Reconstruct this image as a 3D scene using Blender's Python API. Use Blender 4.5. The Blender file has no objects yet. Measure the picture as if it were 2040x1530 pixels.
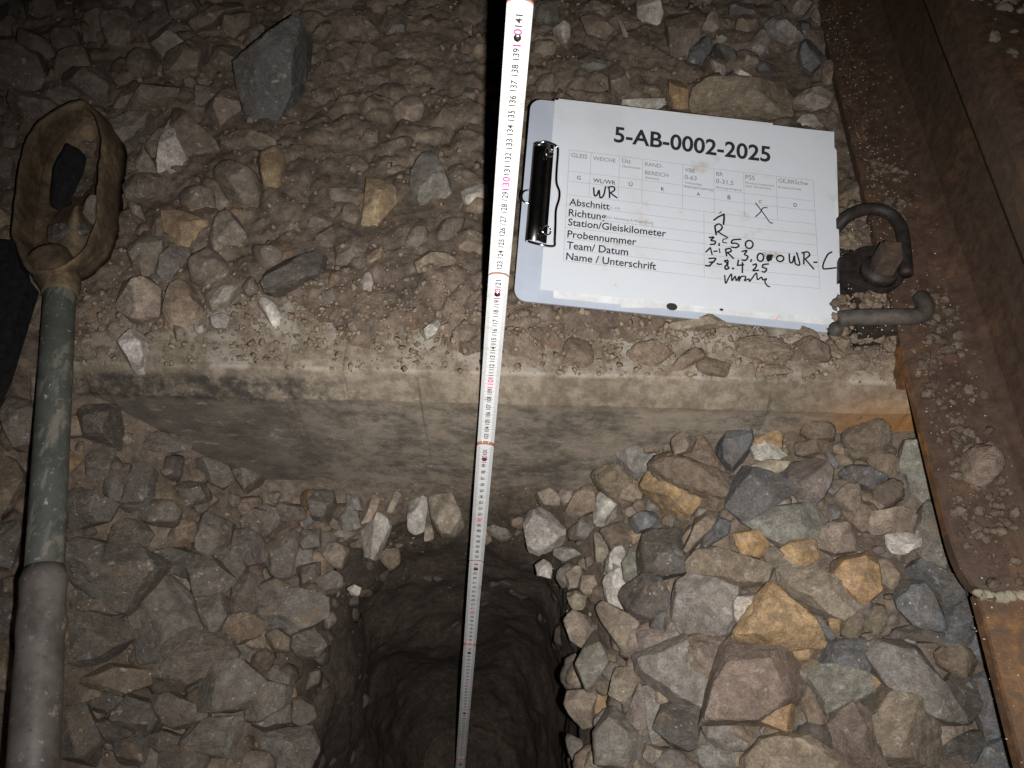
import bpy, bmesh, math, random
import numpy as np
from mathutils import Vector, Matrix

# ------------------------------------------------------------------ camera, night sky, phone flash, exposure
SC = bpy.context.scene
COL = SC.collection
PITCH = math.radians(57); CAM_H = 0.61; FPX = 1532.0
cd = bpy.data.cameras.new('camera'); cam = bpy.data.objects.new('camera', cd); COL.objects.link(cam)
cd.sensor_width = 36; cd.lens = 36 * FPX / 2040; cd.clip_start = 0.01; cd.clip_end = 200
cam.location = (0, 0, CAM_H); cam.rotation_euler = (math.pi / 2 - PITCH, 0, 0)
SC.camera = cam
W = bpy.data.worlds.new('World'); SC.world = W; W.use_nodes = True
wn = W.node_tree; bgn = wn.nodes['Background']
sky = wn.nodes.new('ShaderNodeTexSky'); sky.sky_type = 'NISHITA'; sky.sun_disc = False
sky.sun_elevation = math.radians(-4); sky.sun_rotation = math.radians(200)
wn.links.new(sky.outputs[0], bgn.inputs[0]); bgn.inputs[1].default_value = 0.06
fl = bpy.data.lights.new('phone_flash', 'SPOT'); flo = bpy.data.objects.new('phone_flash', fl); COL.objects.link(flo)
fl.energy = 36.5; fl.spot_size = math.radians(106); fl.spot_blend = 1.0; fl.shadow_soft_size = 0.0035; fl.color = (1.0, 0.98, 0.955)
flo.location = (0.023, -0.0071, CAM_H - 0.0046)
flo.rotation_euler = (math.radians(90 - 61), 0, math.radians(-6))
SC.view_settings.view_transform = 'Standard'; SC.view_settings.look = 'None'
SC.view_settings.exposure = 0.0; SC.view_settings.gamma = 1.0
SC.cycles.max_bounces = 4; SC.cycles.diffuse_bounces = 2; SC.cycles.glossy_bounces = 2
SC.cycles.use_denoising = True

RNG = np.random.default_rng(7)
random.seed(7)
FW = np.array([0, math.cos(PITCH), -math.sin(PITCH)]); UP = np.array([0, math.sin(PITCH), math.cos(PITCH)]); RT = np.array([1., 0, 0])
CP = np.array([0, 0, CAM_H])
def ray(px, py): return RT * ((px - 1020) / FPX) + UP * ((765 - py) / FPX) + FW
def at_z(px, py, z):
    d = ray(px, py); return CP + d * ((z - CAM_H) / d[2])
def at_depth(px, py, dep): return CP + ray(px, py) * dep
def pix(P):
    v = np.asarray(P) - CP; d = v @ FW
    return 1020 + FPX * (v @ RT) / d, 765 - FPX * (v @ UP) / d
def sst(a, b, x):
    t = np.clip((x - a) / (b - a), 0, 1); return t * t * (3 - 2 * t)

# ------------------------------------------------------------------ numpy noise
_PER = np.random.default_rng(3).random((64, 64, 64)).astype(np.float32)
def vnoise(p):
    p = np.asarray(p, float); i = np.floor(p).astype(int); f = p - i; f = f * f * (3 - 2 * f)
    r = 0
    for a in (0, 1):
        wa = f[:, 0] if a else 1 - f[:, 0]
        for b in (0, 1):
            wb = f[:, 1] if b else 1 - f[:, 1]
            for c in (0, 1):
                wc = f[:, 2] if c else 1 - f[:, 2]
                r = r + wa * wb * wc * _PER[(i[:, 0] + a) & 63, (i[:, 1] + b) & 63, (i[:, 2] + c) & 63]
    return r * 2 - 1
def fbm(p, o=4, g=0.5):
    s = 0; a = 1; t = 0
    for k in range(o):
        s = s + a * vnoise(p * (2 ** k) + 17.3 * k); t += a; a *= g
    return s / t

# ------------------------------------------------------------------ object helpers
def tag(o, label=None, cat=None, group=None, kind=None):
    if label: o['label'] = label
    if cat: o['category'] = cat
    if group: o['group'] = group
    if kind: o['kind'] = kind
    return o
def empty(name, loc, label, cat, group=None):
    o = bpy.data.objects.new(name, None); COL.objects.link(o); o.location = loc; o.empty_display_size = .02
    return tag(o, label, cat, group)
def mesh_obj(name, v, f, mat, parent=None, smooth=True, color=None, loc=None):
    me = bpy.data.meshes.new(name)
    v = np.asarray(v, float)
    if loc is not None: v = v - np.asarray(loc)
    if isinstance(f, np.ndarray):
        me.vertices.add(len(v)); me.vertices.foreach_set('co', v.ravel())
        n, k = f.shape
        me.loops.add(n * k); me.loops.foreach_set('vertex_index', f.ravel().astype(np.int32))
        me.polygons.add(n); me.polygons.foreach_set('loop_start', np.arange(0, n * k, k, dtype=np.int32))
        me.polygons.foreach_set('loop_total', np.full(n, k, dtype=np.int32))
        me.update(calc_edges=True); me.validate()
    else:
        me.from_pydata([tuple(q) for q in v], [], [tuple(q) for q in f]); me.update()
    if smooth: me.polygons.foreach_set('use_smooth', [True] * len(me.polygons))
    if color is not None:
        a = me.color_attributes.new('tint', 'FLOAT_COLOR', 'POINT')
        c = np.ones((len(v), 4)); c[:, :3] = color; a.data.foreach_set('color', c.ravel())
    me.materials.append(mat)
    o = bpy.data.objects.new(name, me); COL.objects.link(o)
    if loc is not None: o.location = loc
    if parent: 
        o.parent = parent; o.matrix_parent_inverse = parent.matrix_world.inverted() if False else Matrix.Translation(-Vector(parent.location))
    return o
class MB:
    def __init__(s): s.v = []; s.f = []
    def add(s, v, f):
        b = len(s.v); s.v += [tuple(q) for q in v]; s.f += [tuple(i + b for i in q) for q in f]
    def prism(s, pts, off):            # closed polygon pts (3D), extruded by vector off
        n = len(pts); pts = [np.asarray(p, float) for p in pts]; off = np.asarray(off, float)
        s.add(pts + [p + off for p in pts], [tuple(range(n))[::-1], tuple(range(n, 2 * n))] + [(i, (i + 1) % n, n + (i + 1) % n, n + i) for i in range(n)])
    def tube(s, pts, rad, seg=12, caps=True):
        pts = [np.asarray(p, float) for p in pts]; n = len(pts)
        if np.isscalar(rad): rad = [rad] * n
        ring = []; prev = None
        for i in range(n):
            d = pts[min(i + 1, n - 1)] - pts[max(i - 1, 0)]; d = d / np.linalg.norm(d)
            if prev is None:
                a = np.cross(d, [0, 0, 1.]);
                if np.linalg.norm(a) < .1: a = np.cross(d, [1., 0, 0])
            else: a = prev - d * (prev @ d)
            a = a / np.linalg.norm(a); prev = a; b = np.cross(d, a)
            ring += [pts[i] + rad[i] * (a * math.cos(t) + b * math.sin(t)) for t in np.linspace(0, 2 * math.pi, seg, endpoint=False)]
        fs = [(i * seg + j, i * seg + (j + 1) % seg, (i + 1) * seg + (j + 1) % seg, (i + 1) * seg + j) for i in range(n - 1) for j in range(seg)]
        if caps: fs += [tuple(range(seg))[::-1], tuple(range((n - 1) * seg, n * seg))]
        s.add(ring, fs)
    def build(s, name, mat, parent=None, smooth=False): 
        return mesh_obj(name, s.v, s.f, mat, parent, smooth)
def smooth_line(pts, k=6):
    pts = np.asarray(pts, float); P = np.vstack([2 * pts[0] - pts[1], pts, 2 * pts[-1] - pts[-2]]); out = []
    for i in range(1, len(P) - 2):
        for t in np.linspace(0, 1, k, endpoint=False):
            a, b, c, d = P[i - 1:i + 3]
            out.append(.5 * (2 * b + (c - a) * t + (2 * a - 5 * b + 4 * c - d) * t * t + (3 * b - a - 3 * c + d) * t ** 3))
    out.append(pts[-1]); return np.array(out)

# ------------------------------------------------------------------ materials
class NT:
    def __init__(s, name):
        s.m = bpy.data.materials.new(name); s.m.use_nodes = True; s.t = s.m.node_tree; s.b = s.t.nodes['Principled BSDF']
        s.tc = s.t.nodes.new('ShaderNodeTexCoord'); s.co = s.tc.outputs['Object']
    def n(s, ty, **kw):
        q = s.t.nodes.new(ty)
        for k, v in kw.items(): setattr(q, k, v)
        return q
    def put(s, sock, v):
        if hasattr(v, 'is_output'): s.t.links.new(v, sock)
        elif v is not None:
            if hasattr(sock.default_value, '__len__') and not hasattr(v, '__len__'): v = (v, v, v)
            if hasattr(v, '__len__') and len(v) == 3 and len(sock.default_value) == 4: v = (*v, 1)
            sock.default_value = v
    def math(s, op, a, b=None, clamp=False):
        q = s.n('ShaderNodeMath', operation=op, use_clamp=clamp); s.put(q.inputs[0], a)
        if b is not None: s.put(q.inputs[1], b)
        return q.outputs[0]
    def noise(s, scale, det=4, rough=.55, co=None, dist=0):
        q = s.n('ShaderNodeTexNoise'); s.put(q.inputs['Vector'], co or s.co); q.inputs['Scale'].default_value = scale
        q.inputs['Detail'].default_value = det; q.inputs['Roughness'].default_value = rough; q.inputs['Distortion'].default_value = dist
        return q.outputs['Fac']
    def voro(s, scale, out='Distance', co=None, feat='F1'):
        q = s.n('ShaderNodeTexVoronoi', feature=feat); s.put(q.inputs['Vector'], co or s.co); q.inputs['Scale'].default_value = scale
        return q.outputs[out]
    def ramp(s, f, a, b, ca=0., cb=1.):
        q = s.n('ShaderNodeMapRange', interpolation_type='SMOOTHSTEP'); s.put(q.inputs[0], f); q.inputs[1].default_value = a; q.inputs[2].default_value = b
        q.inputs[3].default_value = ca; q.inputs[4].default_value = cb; return q.outputs[0]
    def mix(s, f, a, b, mode='MIX'):
        q = s.n('ShaderNodeMix', data_type='RGBA', blend_type=mode); s.put(q.inputs[0], f); s.put(q.inputs[6], a); s.put(q.inputs[7], b); return q.outputs[2]
    def vscale(s, co, v):
        q = s.n('ShaderNodeVectorMath', operation='MULTIPLY'); s.put(q.inputs[0], co); q.inputs[1].default_value = v; return q.outputs[0]
    def vadd(s, a, b):
        q = s.n('ShaderNodeVectorMath', operation='ADD'); s.put(q.inputs[0], a); s.put(q.inputs[1], b); return q.outputs[0]
    def bump(s, h, dist=.001, st=1., prev=None):
        q = s.n('ShaderNodeBump'); s.put(q.inputs['Height'], h); q.inputs['Distance'].default_value = dist; q.inputs['Strength'].default_value = st
        if prev: s.t.links.new(prev, q.inputs['Normal'])
        return q.outputs[0]
    def done(s, col, rough=.8, nrm=None, spec=.3, metal=0.):
        s.put(s.b.inputs['Base Color'], col); s.put(s.b.inputs['Roughness'], rough); s.put(s.b.inputs['Specular IOR Level'], spec); s.put(s.b.inputs['Metallic'], metal)
        if nrm: s.t.links.new(nrm, s.b.inputs['Normal'])
        return s.m

def rock_mat():
    q = NT('ballast_rock'); oi = q.n('ShaderNodeObjectInfo'); r = oi.outputs['Random']
    off = q.math('MULTIPLY', r, 37.); co = q.vadd(q.co, off)
    n1 = q.noise(26, 5, .6, co, .6); n2 = q.noise(120, 5, .65, co); n3 = q.noise(600, 3, .6, co)
    c = q.mix(q.ramp(n1, .35, .68), q.mix(1., oi.outputs['Color'], (.78, .76, .74), 'MULTIPLY'), q.mix(1., oi.outputs['Color'], (1.12, 1.11, 1.1), 'MULTIPLY'))
    c = q.mix(q.ramp(n2, .3, .7), q.mix(1., c, (.70, .69, .68), 'MULTIPLY'), q.mix(1., c, (1.25, 1.24, 1.22), 'MULTIPLY'))
    c = q.mix(q.ramp(n3, .3, .7), q.mix(1., c, (.8, .8, .8), 'MULTIPLY'), q.mix(1., c, (1.18, 1.17, 1.16), 'MULTIPLY'))
    # rusty / ochre staining in patches
    c = q.mix(q.math('MULTIPLY', q.ramp(q.noise(38, 3, .5, q.vadd(co, 5.)), .58, .70), q.ramp(r, .3, .9, 0., .34)), c, (.25, .155, .075))
    # clinging brown fines
    dm = q.ramp(q.noise(62, 8, .78, q.vadd(co, 11.)), .43, .62)
    c = q.mix(q.math('MULTIPLY', dm, .5), c, q.mix(q.ramp(n3, .35, .65), (.10, .074, .056), (.185, .145, .11)))
    # pale mineral crust and veins
    v = q.voro(55, 'Distance', q.vadd(co, q.math('MULTIPLY', n1, .03)), 'DISTANCE_TO_EDGE')
    vein = q.math('MULTIPLY', q.ramp(v, .0, .035, 1., 0.), q.ramp(q.noise(30, 2, .5, q.vadd(co, 3.)), .56, .66))
    c = q.mix(q.math('MULTIPLY', vein, .22), c, (.42, .40, .36))
    cr = q.math('MULTIPLY', q.ramp(q.noise(85, 6, .75, q.vadd(co, 23.)), .57, .70), .62)
    c = q.mix(cr, c, (.40, .37, .33))
    # grit specks
    sp = q.voro(230, 'Distance', co); sr = q.voro(230, 'Color', co)
    sx = q.n('ShaderNodeSeparateColor'); q.put(sx.inputs[0], sr)
    spk = q.math('MULTIPLY', q.ramp(sp, .12, .24, 1., 0.), q.math('MULTIPLY', q.ramp(sx.outputs[0], .72, .78), q.ramp(q.noise(45, 4, .65, q.vadd(co, 31.)), .50, .62)))
    c = q.mix(q.math('MULTIPLY', spk, .85), c, (.46, .43, .385))
    h = q.math('ADD', q.math('MULTIPLY', n2, .7), q.math('ADD', q.math('MULTIPLY', n3, .35), q.math('MULTIPLY', dm, .25)))
    return q.done(c, q.ramp(n2, .3, .7, .58, .85), q.bump(h, .0022, .8), .32)

def soil_mat(name, dark, light, wet=0., tint=False, bump=.0025):
    q = NT(name); co = q.co
    n1 = q.noise(14, 5, .6); n2 = q.noise(110, 6, .7); n3 = q.noise(520, 4, .7)
    c = q.mix(q.ramp(n1, .3, .7), dark, light)
    if tint:
        a = q.n('ShaderNodeAttribute'); a.attribute_name = 'tint'
        c = q.mix(1., c, a.outputs['Color'], 'MULTIPLY')
    c = q.mix(q.ramp(n2, .3, .72), q.mix(1., c, (.62, .6, .58), 'MULTIPLY'), q.mix(1., c, (1.3, 1.28, 1.25), 'MULTIPLY'))
    c = q.mix(q.ramp(n3, .58, .75, 0., .55), c, (.30, .24, .18))
    c = q.mix(q.ramp(n3, .42, .25, 0., .6), c, (.03, .022, .017))
    sp = q.voro(300); sx = q.n('ShaderNodeSeparateColor'); q.put(sx.inputs[0], q.voro(300, 'Color'))
    c = q.mix(q.math('MULTIPLY', q.ramp(sp, .1, .22, 1., 0.), q.ramp(sx.outputs[0], .90, .93)), c, (.5, .45, .38))
    h = q.math('ADD', n2, q.math('MULTIPLY', n3, .7))
    return q.done(c, .9 - wet, q.bump(h, bump, .9), .25)

def clod_mat():
    q = NT('crumbly_soil'); oi = q.n('ShaderNodeObjectInfo'); co = q.vadd(q.co, q.math('MULTIPLY', oi.outputs['Random'], 29.))
    n2 = q.noise(160, 6, .75, co); n3 = q.noise(700, 3, .7, co)
    c = q.mix(q.ramp(n2, .3, .7), q.mix(1., oi.outputs['Color'], (.66, .64, .62), 'MULTIPLY'), q.mix(1., oi.outputs['Color'], (1.22, 1.2, 1.18), 'MULTIPLY'))
    c = q.mix(q.ramp(n3, .38, .24, 0., .8), c, (.03, .022, .016))
    c = q.mix(q.ramp(n3, .64, .78, 0., .6), c, (.42, .35, .27))
    return q.done(c, .95, q.bump(q.math('ADD', n2, q.math('MULTIPLY', n3, .8)), .003, 1.), .15)

def tint_mat(name, rough=.85, k=200, amp=.0012):
    q = NT(name); a = q.n('ShaderNodeAttribute'); a.attribute_name = 'tint'
    n = q.noise(k, 4, .65)
    c = q.mix(q.ramp(n, .3, .7), q.mix(1., a.outputs['Color'], (.65, .63, .61), 'MULTIPLY'), q.mix(1., a.outputs['Color'], (1.25, 1.22, 1.2), 'MULTIPLY'))
    return q.done(c, rough, q.bump(n, amp, .9), .3)

def concrete_mat():
    q = NT('weathered_concrete'); co = q.co
    sx = q.n('ShaderNodeSeparateXYZ'); q.put(sx.inputs[0], co); X, Z = sx.outputs[0], sx.outputs[2]
    n1 = q.noise(9, 5, .62); n2 = q.noise(70, 6, .72); n3 = q.noise(420, 4, .7)
    c = q.mix(q.ramp(n1, .35, .65), (.160, .131, .098), (.248, .208, .160))
    c = q.mix(q.ramp(n2, .36, .66), q.mix(1., c, (.68, .65, .62), 'MULTIPLY'), q.mix(1., c, (1.22, 1.22, 1.22), 'MULTIPLY'))
    # pale lime bloom on the top
    c = q.mix(q.math('MULTIPLY', q.ramp(Z, -.004, -.0005), q.ramp(q.noise(24, 5, .65, q.vadd(co, 4.)), .47, .60, 0., .7)), c, (.33, .30, .255))
    # muddy smears dragged along the side face
    sm = q.noise(22, 9, .78, q.vadd(q.vscale(co, (1., 1., 1.3)), 9.))
    side = q.ramp(Z, -.03, -.045)
    c = q.mix(side, c, q.mix(q.ramp(sm, .36, .62), (.095, .079, .063), (.265, .22, .17)))
    wh = q.math('MULTIPLY', side, q.ramp(q.noise(48, 9, .8, q.vadd(q.vscale(co, (.7, 1., 1.5)), 2.)), .55, .68, 0., .75))
    c = q.mix(q.math('MULTIPLY', side, q.ramp(X, -.1, -.34, 0., .65)), c, (.075, .066, .057))
    c = q.mix(wh, c, (.36, .325, .29))
    # black mould on the left of the bevel
    mb = q.math('MULTIPLY', q.math('MULTIPLY', q.ramp(X, -.08, -.24), q.math('MULTIPLY', q.ramp(Z, -.003, -.014), q.ramp(Z, -.045, -.034))), q.ramp(q.noise(48, 8, .8, q.vadd(co, 7.)), .38, .60))
    c = q.mix(q.math('MULTIPLY', mb, .88), c, (.028, .025, .023))
    mb2 = q.math('MULTIPLY', q.ramp(q.noise(40, 5, .7, q.vadd(co, 15.)), .62, .70), q.ramp(Z, -.002, -.01, 0., .6))
    c = q.mix(mb2, c, (.07, .06, .05))
    # rust run-off next to the rail
    rs = q.math('MULTIPLY', q.ramp(X, .25, .38), q.ramp(Z, -.006, -.05, .15, 1.))
    c = q.mix(q.math('MULTIPLY', rs, q.ramp(n1, .2, .6, .6, 1.)), c, (.33, .165, .06))
    c = q.mix(q.ramp(n3, .42, .28, 0., .7), c, (.06, .05, .04))
    return q.done(c, .85, q.bump(q.math('ADD', q.math('MULTIPLY', n2, .8), q.math('MULTIPLY', n3, .6)), .0012, .8), .3)

def rust_mat(name, dark, mid, hot, hotlim=(.52, .68), rough=(.5, .8), fine=True):
    q = NT(name)
    n1 = q.noise(16, 6, .68, dist=.5); n2 = q.noise(90, 6, .72); n3 = q.noise(650, 3, .7)
    c = q.mix(q.ramp(n2, .3, .7), dark, mid)
    c = q.mix(q.ramp(n1, *hotlim), c, q.mix(q.ramp(n2, .4, .62), mid, hot))
    c = q.mix(q.ramp(n3, .6, .75, 0., .35), c, tuple(min(1, x * 2.2) for x in mid))
    return q.done(c, q.ramp(n2, .3, .7, *rough), q.bump(q.math('ADD', n2, q.math('MULTIPLY', n3, .5)), .0008, .7), .3)

def plain(name, col, rough=.6, spec=.4, metal=0., var=.12, scale=60, bump=.0002):
    q = NT(name); n = q.noise(scale, 5, .65)
    c = q.mix(q.ramp(n, .3, .7), tuple(x * (1 - var) for x in col), tuple(min(1, x * (1 + var)) for x in col))
    return q.done(c, rough, q.bump(n, bump, .6), spec, metal)

def paper_mat():
    q = NT('soiled_paper'); n1 = q.noise(13, 5, .65); n2 = q.noise(60, 5, .7); n3 = q.noise(28, 4, .6, q.vadd(q.co, 8.))
    c = q.mix(q.ramp(n1, .5, .75, 0., .5), (.515, .54, .575), (.43, .435, .44))
    c = q.mix(q.math('MULTIPLY', q.ramp(n3, .60, .74), q.ramp(n2, .35, .6)), c, (.43, .40, .37))
    c = q.mix(q.ramp(q.noise(140, 4, .7), .70, .78, 0., .5), c, (.45, .41, .37))
    return q.done(c, .75, q.bump(n1, .002, .35), .25)

def rule_mat():
    q = NT('white_lacquered_wood'); n = q.noise(12, 6, .7); n2 = q.noise(70, 6, .7)
    c = q.mix(q.ramp(n, .45, .75), (.70, .70, .70), (.56, .54, .50))
    c = q.mix(q.math('MULTIPLY', q.ramp(n2, .56, .68), q.ramp(n, .4, .6, .2, .8)), c, (.36, .31, .25))
    return q.done(c, .45, q.bump(n2, .0002, .5), .4)
def shaft_mat():
    q = NT('green_grey_painted_steel'); n = q.noise(22, 5, .65); n2 = q.noise(140, 5, .7); n3 = q.noise(45, 5, .7, q.vscale(q.co, (1.6, .45, .8)))
    c = q.mix(q.ramp(n, .3, .7), (.045, .049, .044), (.088, .092, .080))
    c = q.mix(q.ramp(n3, .52, .64, 0., .8), c, (.19, .175, .145))
    c = q.mix(q.ramp(n2, .61, .70, 0., .8), c, (.36, .34, .30))
    c = q.mix(q.ramp(n2, .34, .26, 0., .6), c, (.04, .038, .035))
    return q.done(c, q.ramp(n2, .3, .7, .38, .65), q.bump(n2, .0006, .6), .5)
def grip_mat():
    q = NT('worn_brown_grip'); n = q.noise(30, 5, .65); n2 = q.noise(160, 5, .7)
    c = q.mix(q.ramp(n, .3, .7), (.062, .053, .046), (.125, .11, .098))
    c = q.mix(q.ramp(q.noise(34, 5, .7, q.vadd(q.co, 6.)), .58, .66, 0., .8), c, (.25, .22, .18))
    c = q.mix(q.ramp(n2, .60, .72, 0., .7), c, (.30, .275, .25))
    c = q.mix(q.ramp(n2, .40, .30, 0., .7), c, (.03, .026, .024))
    return q.done(c, q.ramp(n2, .3, .7, .34, .55), q.bump(n2, .0005, .5), .5)

M = dict(
    rock=rock_mat(), clod=clod_mat(), concrete=concrete_mat(), paper=paper_mat(), shaft=shaft_mat(), grip=grip_mat(),
    soil=soil_mat('loose_brown_soil', (.100, .077, .059), (.168, .133, .104), tint=True),
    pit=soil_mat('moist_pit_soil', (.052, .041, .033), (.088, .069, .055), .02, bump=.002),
    gravel=tint_mat('small_gravel'), grit=tint_mat('pale_grit', .8, 900, .0003),
    rail=rust_mat('dark_rusty_rail_steel', (.040, .0245, .017), (.068, .041, .027), (.108, .056, .028)),
    rail2=rust_mat('orange_rusty_rail_steel', (.055, .033, .021), (.105, .056, .028), (.20, .10, .036), (.42, .66)),
    rustedge=rust_mat('bright_rust', (.06, .032, .017), (.12, .058, .024), (.22, .105, .036), (.45, .65)),
    clamp=rust_mat('brown_spring_steel', (.013, .0105, .009), (.025, .0195, .0165), (.045, .031, .023), rough=(.45, .7)),
    screw=rust_mat('rusty_screw_steel', (.038, .028, .022), (.075, .052, .038), (.14, .075, .035), (.5, .7)),
    rod=rust_mat('bare_worn_steel', (.036, .031, .027), (.075, .064, .055), (.10, .08, .06)),
    bucket=rust_mat('muddy_rusty_steel', (.055, .039, .026), (.115, .082, .050), (.21, .145, .078), (.46, .66)),
    weld=plain('pale_weld_slag', (.21, .185, .13), .9, .2, 0, .3, 120, .001),
    board=plain('pale_blue_plastic', (.37, .405, .47), .38, .4, 0, .06, 25), board2=plain('white_back_sheet', (.53, .54, .545), .7, .3),
    chrome=plain('chromed_steel', (.62, .60, .57), .13, .5, 1.0, .08, 40), clipbody=plain('smooth_dark_chrome', (.22, .21, .20), .24, .5, 1.0, .2, 90),
    ink=plain('printed_black_ink', (.018, .018, .02), .7, .3, 0, 0), ink_grey=plain('printed_grey_ink', (.17, .17, .18), .7, .3, 0, 0),
    pen=plain('black_marker_ink', (.012, .012, .014), .55, .4, 0, 0), smudge=plain('smudged_ink', (.42, .41, .40), .8, .2, 0, .25, 200),
    orange=plain('orange_crayon', (.75, .20, .10), .7), hole=plain('black_hole_spot', (.02, .018, .018), .8),
    rule=rule_mat(), ruleend=plain('brown_wood_edge', (.30, .14, .10), .6),
    tick=plain('black_scale_print', (.018, .018, .02), .6, .3, 0, 0), magenta=plain('magenta_scale_print', (.70, .045, .22), .6, .3, 0, 0),
    rivet=plain('nickel_rivet', (.55, .54, .52), .25, .5, 1.), rivetdark=plain('dark_rivet', (.05, .045, .04), .4),
    black=plain('black_rubber', (.012, .012, .013), .6, .35, 0, .4, 150, .001),
)

# ------------------------------------------------------------------ glyphs (built-in font) as flat meshes, made while the scene is still small
_GC = {}
def glyphs(txt, bold=0.):
    k = (txt, bold)
    if k not in _GC:
        cu = bpy.data.curves.new('lettering', 'FONT'); cu.body = txt; cu.size = 1; cu.resolution_u = 4; cu.offset = bold
        o = bpy.data.objects.new('lettering', cu); COL.objects.link(o); bpy.context.view_layer.update()
        me = o.evaluated_get(bpy.context.evaluated_depsgraph_get()).to_mesh()
        v = np.array([tuple(q.co) for q in me.vertices]).reshape(-1, 3); f = [tuple(p.vertices) for p in me.polygons]
        o.to_mesh_clear(); bpy.data.objects.remove(o); bpy.data.curves.remove(cu)
        _GC[k] = (v, f)
    return _GC[k]

# ------------------------------------------------------------------ sleeper / ground frame
def y_edge(x): return 0.408 - 0.0295 * (np.asarray(x) + 0.03)      # front top edge of the sleeper
PITC = np.array([-0.075, 0.15])
def base_h(x, y):
    """smooth ground level (no pit); valid for stones as well"""
    x = np.asarray(x, float); y = np.asarray(y, float); yp = y - y_edge(x)
    left = -0.215 + 0.14 * sst(-.27, -.43, x) * sst(.12, .40, y) + .03 * sst(-.25, -.5, x)
    right = np.interp(x, [.03, .09, .15, .22, .30, .36, .5], [-.205, -.19, -.135, -.085, -.07, -.065, -.06])
    right = right - .03 * sst(.25, .05, y) * sst(.1, .2, x)
    front = np.where(x < -.08, left, np.where(x < .03, -.205, right))
    tl = sst(-.395, -.46, x)                                            # mud bank hiding the sleeper on the left
    bank = -.10 + .12 * sst(-.14, .05, yp)
    front = front * (1 - tl) + np.maximum(front, bank) * tl
    back = .012 + .012 * sst(.6, 1.1, y) + .008 * sst(-.2, -.7, x)
    return np.where(yp < -.012, front, back)
def dirt_line(x): return np.interp(x, [-.6, -.47, -.41, -.37, -.22, -.17, -.08, .0, .08, .15, .22, .30, .36, .4], [-.05, -.045, .0, .065, .07, .034, .022, .020, .024, .038, .034, .028, .024, .022])
def solve(px, py, it=60):
    z = 0.
    for _ in range(it):
        P = at_z(px, py, z)
        if -.99 < P[0] < .94 and -.13 < P[1] < 1.35: h = float(HS[int(round((P[1] - GY[0]) / .0036)), int(round((P[0] - GX[0]) / .0036))])
        else: h = float(base_h(P[0], P[1]))
        z = .65 * z + .35 * h
    return at_z(px, py, z)

# ------------------------------------------------------------------ ground sheet with buried pebbles and clods
def w_at(px, py, z): return at_z(px, py, z)[:2]
lip_px = [(690, 1085), (760, 1036), (850, 1016), (960, 1014), (1050, 1026), (1096, 1110), (1122, 1200), (1138, 1300), (1128, 1400), (1132, 1530)]
lip = [w_at(a, b, -.2) for a, b in lip_px] + [np.array(q) for q in ((.05, .03), (.01, -.05), (-.08, -.09), (-.17, -.06), (-.205, .02))] + [w_at(a, b, -.2) for a, b in ((572, 1530), (564, 1430), (622, 1315), (632, 1205), (662, 1120))]
lip = np.array(lip)[::-1]; lip = lip.mean(0) + (lip - lip.mean(0)) * np.array([1.10, 1.0])
def in_poly(x, y, P):
    r = np.zeros(x.shape, bool); n = len(P)
    for i in range(n):
        (x1, y1), (x2, y2) = P[i], P[(i + 1) % n]
        c = ((y1 > y) != (y2 > y)) & (x < (x2 - x1) * (y - y1) / (y2 - y1 + 1e-12) + x1); r ^= c
    return r
GX = np.arange(-1.0, .95, .0036); GY = np.arange(-.14, 1.36, .0036)
XX, YY = np.meshgrid(GX, GY); sh = XX.shape
def P3(s, o=0.): return np.stack([XX.ravel() * s + o, YY.ravel() * s + o * .7, np.full(XX.size, o * 1.3)], 1)
YP = YY - y_edge(XX)
HH = base_h(XX, YY)
on = (YP > -.012)
edge_n = (fbm(P3(22, 3), 4) * .05 + fbm(P3(75, 9), 3) * .02).reshape(sh)
dthick = (YP - dirt_line(XX) + edge_n) * .35
HH = np.where(on & (YP < .262), np.minimum(HH, np.clip(dthick, -.03, .012)), HH)
HH = HH + np.where(HH > -.02, (fbm(P3(9, 1), 4) * .012).reshape(sh) * sst(-.01, .01, HH), (fbm(P3(12, 5), 4) * .012).reshape(sh))
_cn = (XX - .04426) * .0764 + (YY - .68128) * -.3422        # clipboard plane: keep the soil under it
_ub = (XX > .015) & (XX < .36) & (YY > .44) & (YY < .70)
CBZ = .10115 - .014 + _cn * -1.0 * 0 + ((XX - .04426) * -.0769 + (YY - .68128) * .3444)
HH = np.where(_ub, np.minimum(HH, CBZ), HH)
HS = np.where((YP < -.012) | (YP > .262), HH, np.maximum(HH, 0))
TC = np.ones(sh + (3,)) * np.array([1., 1., 1.])
TC *= (1 + .22 * fbm(P3(7, 21), 3).reshape(sh))[..., None]
PALB = np.array([[1.1, 1.05, 1.0], [1.2, 1.16, 1.08], [.85, .83, .82], [1.0, .97, .94], [1.3, 1.26, 1.2], [.85, .88, .9], [1.15, 1.02, .88]])
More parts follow.
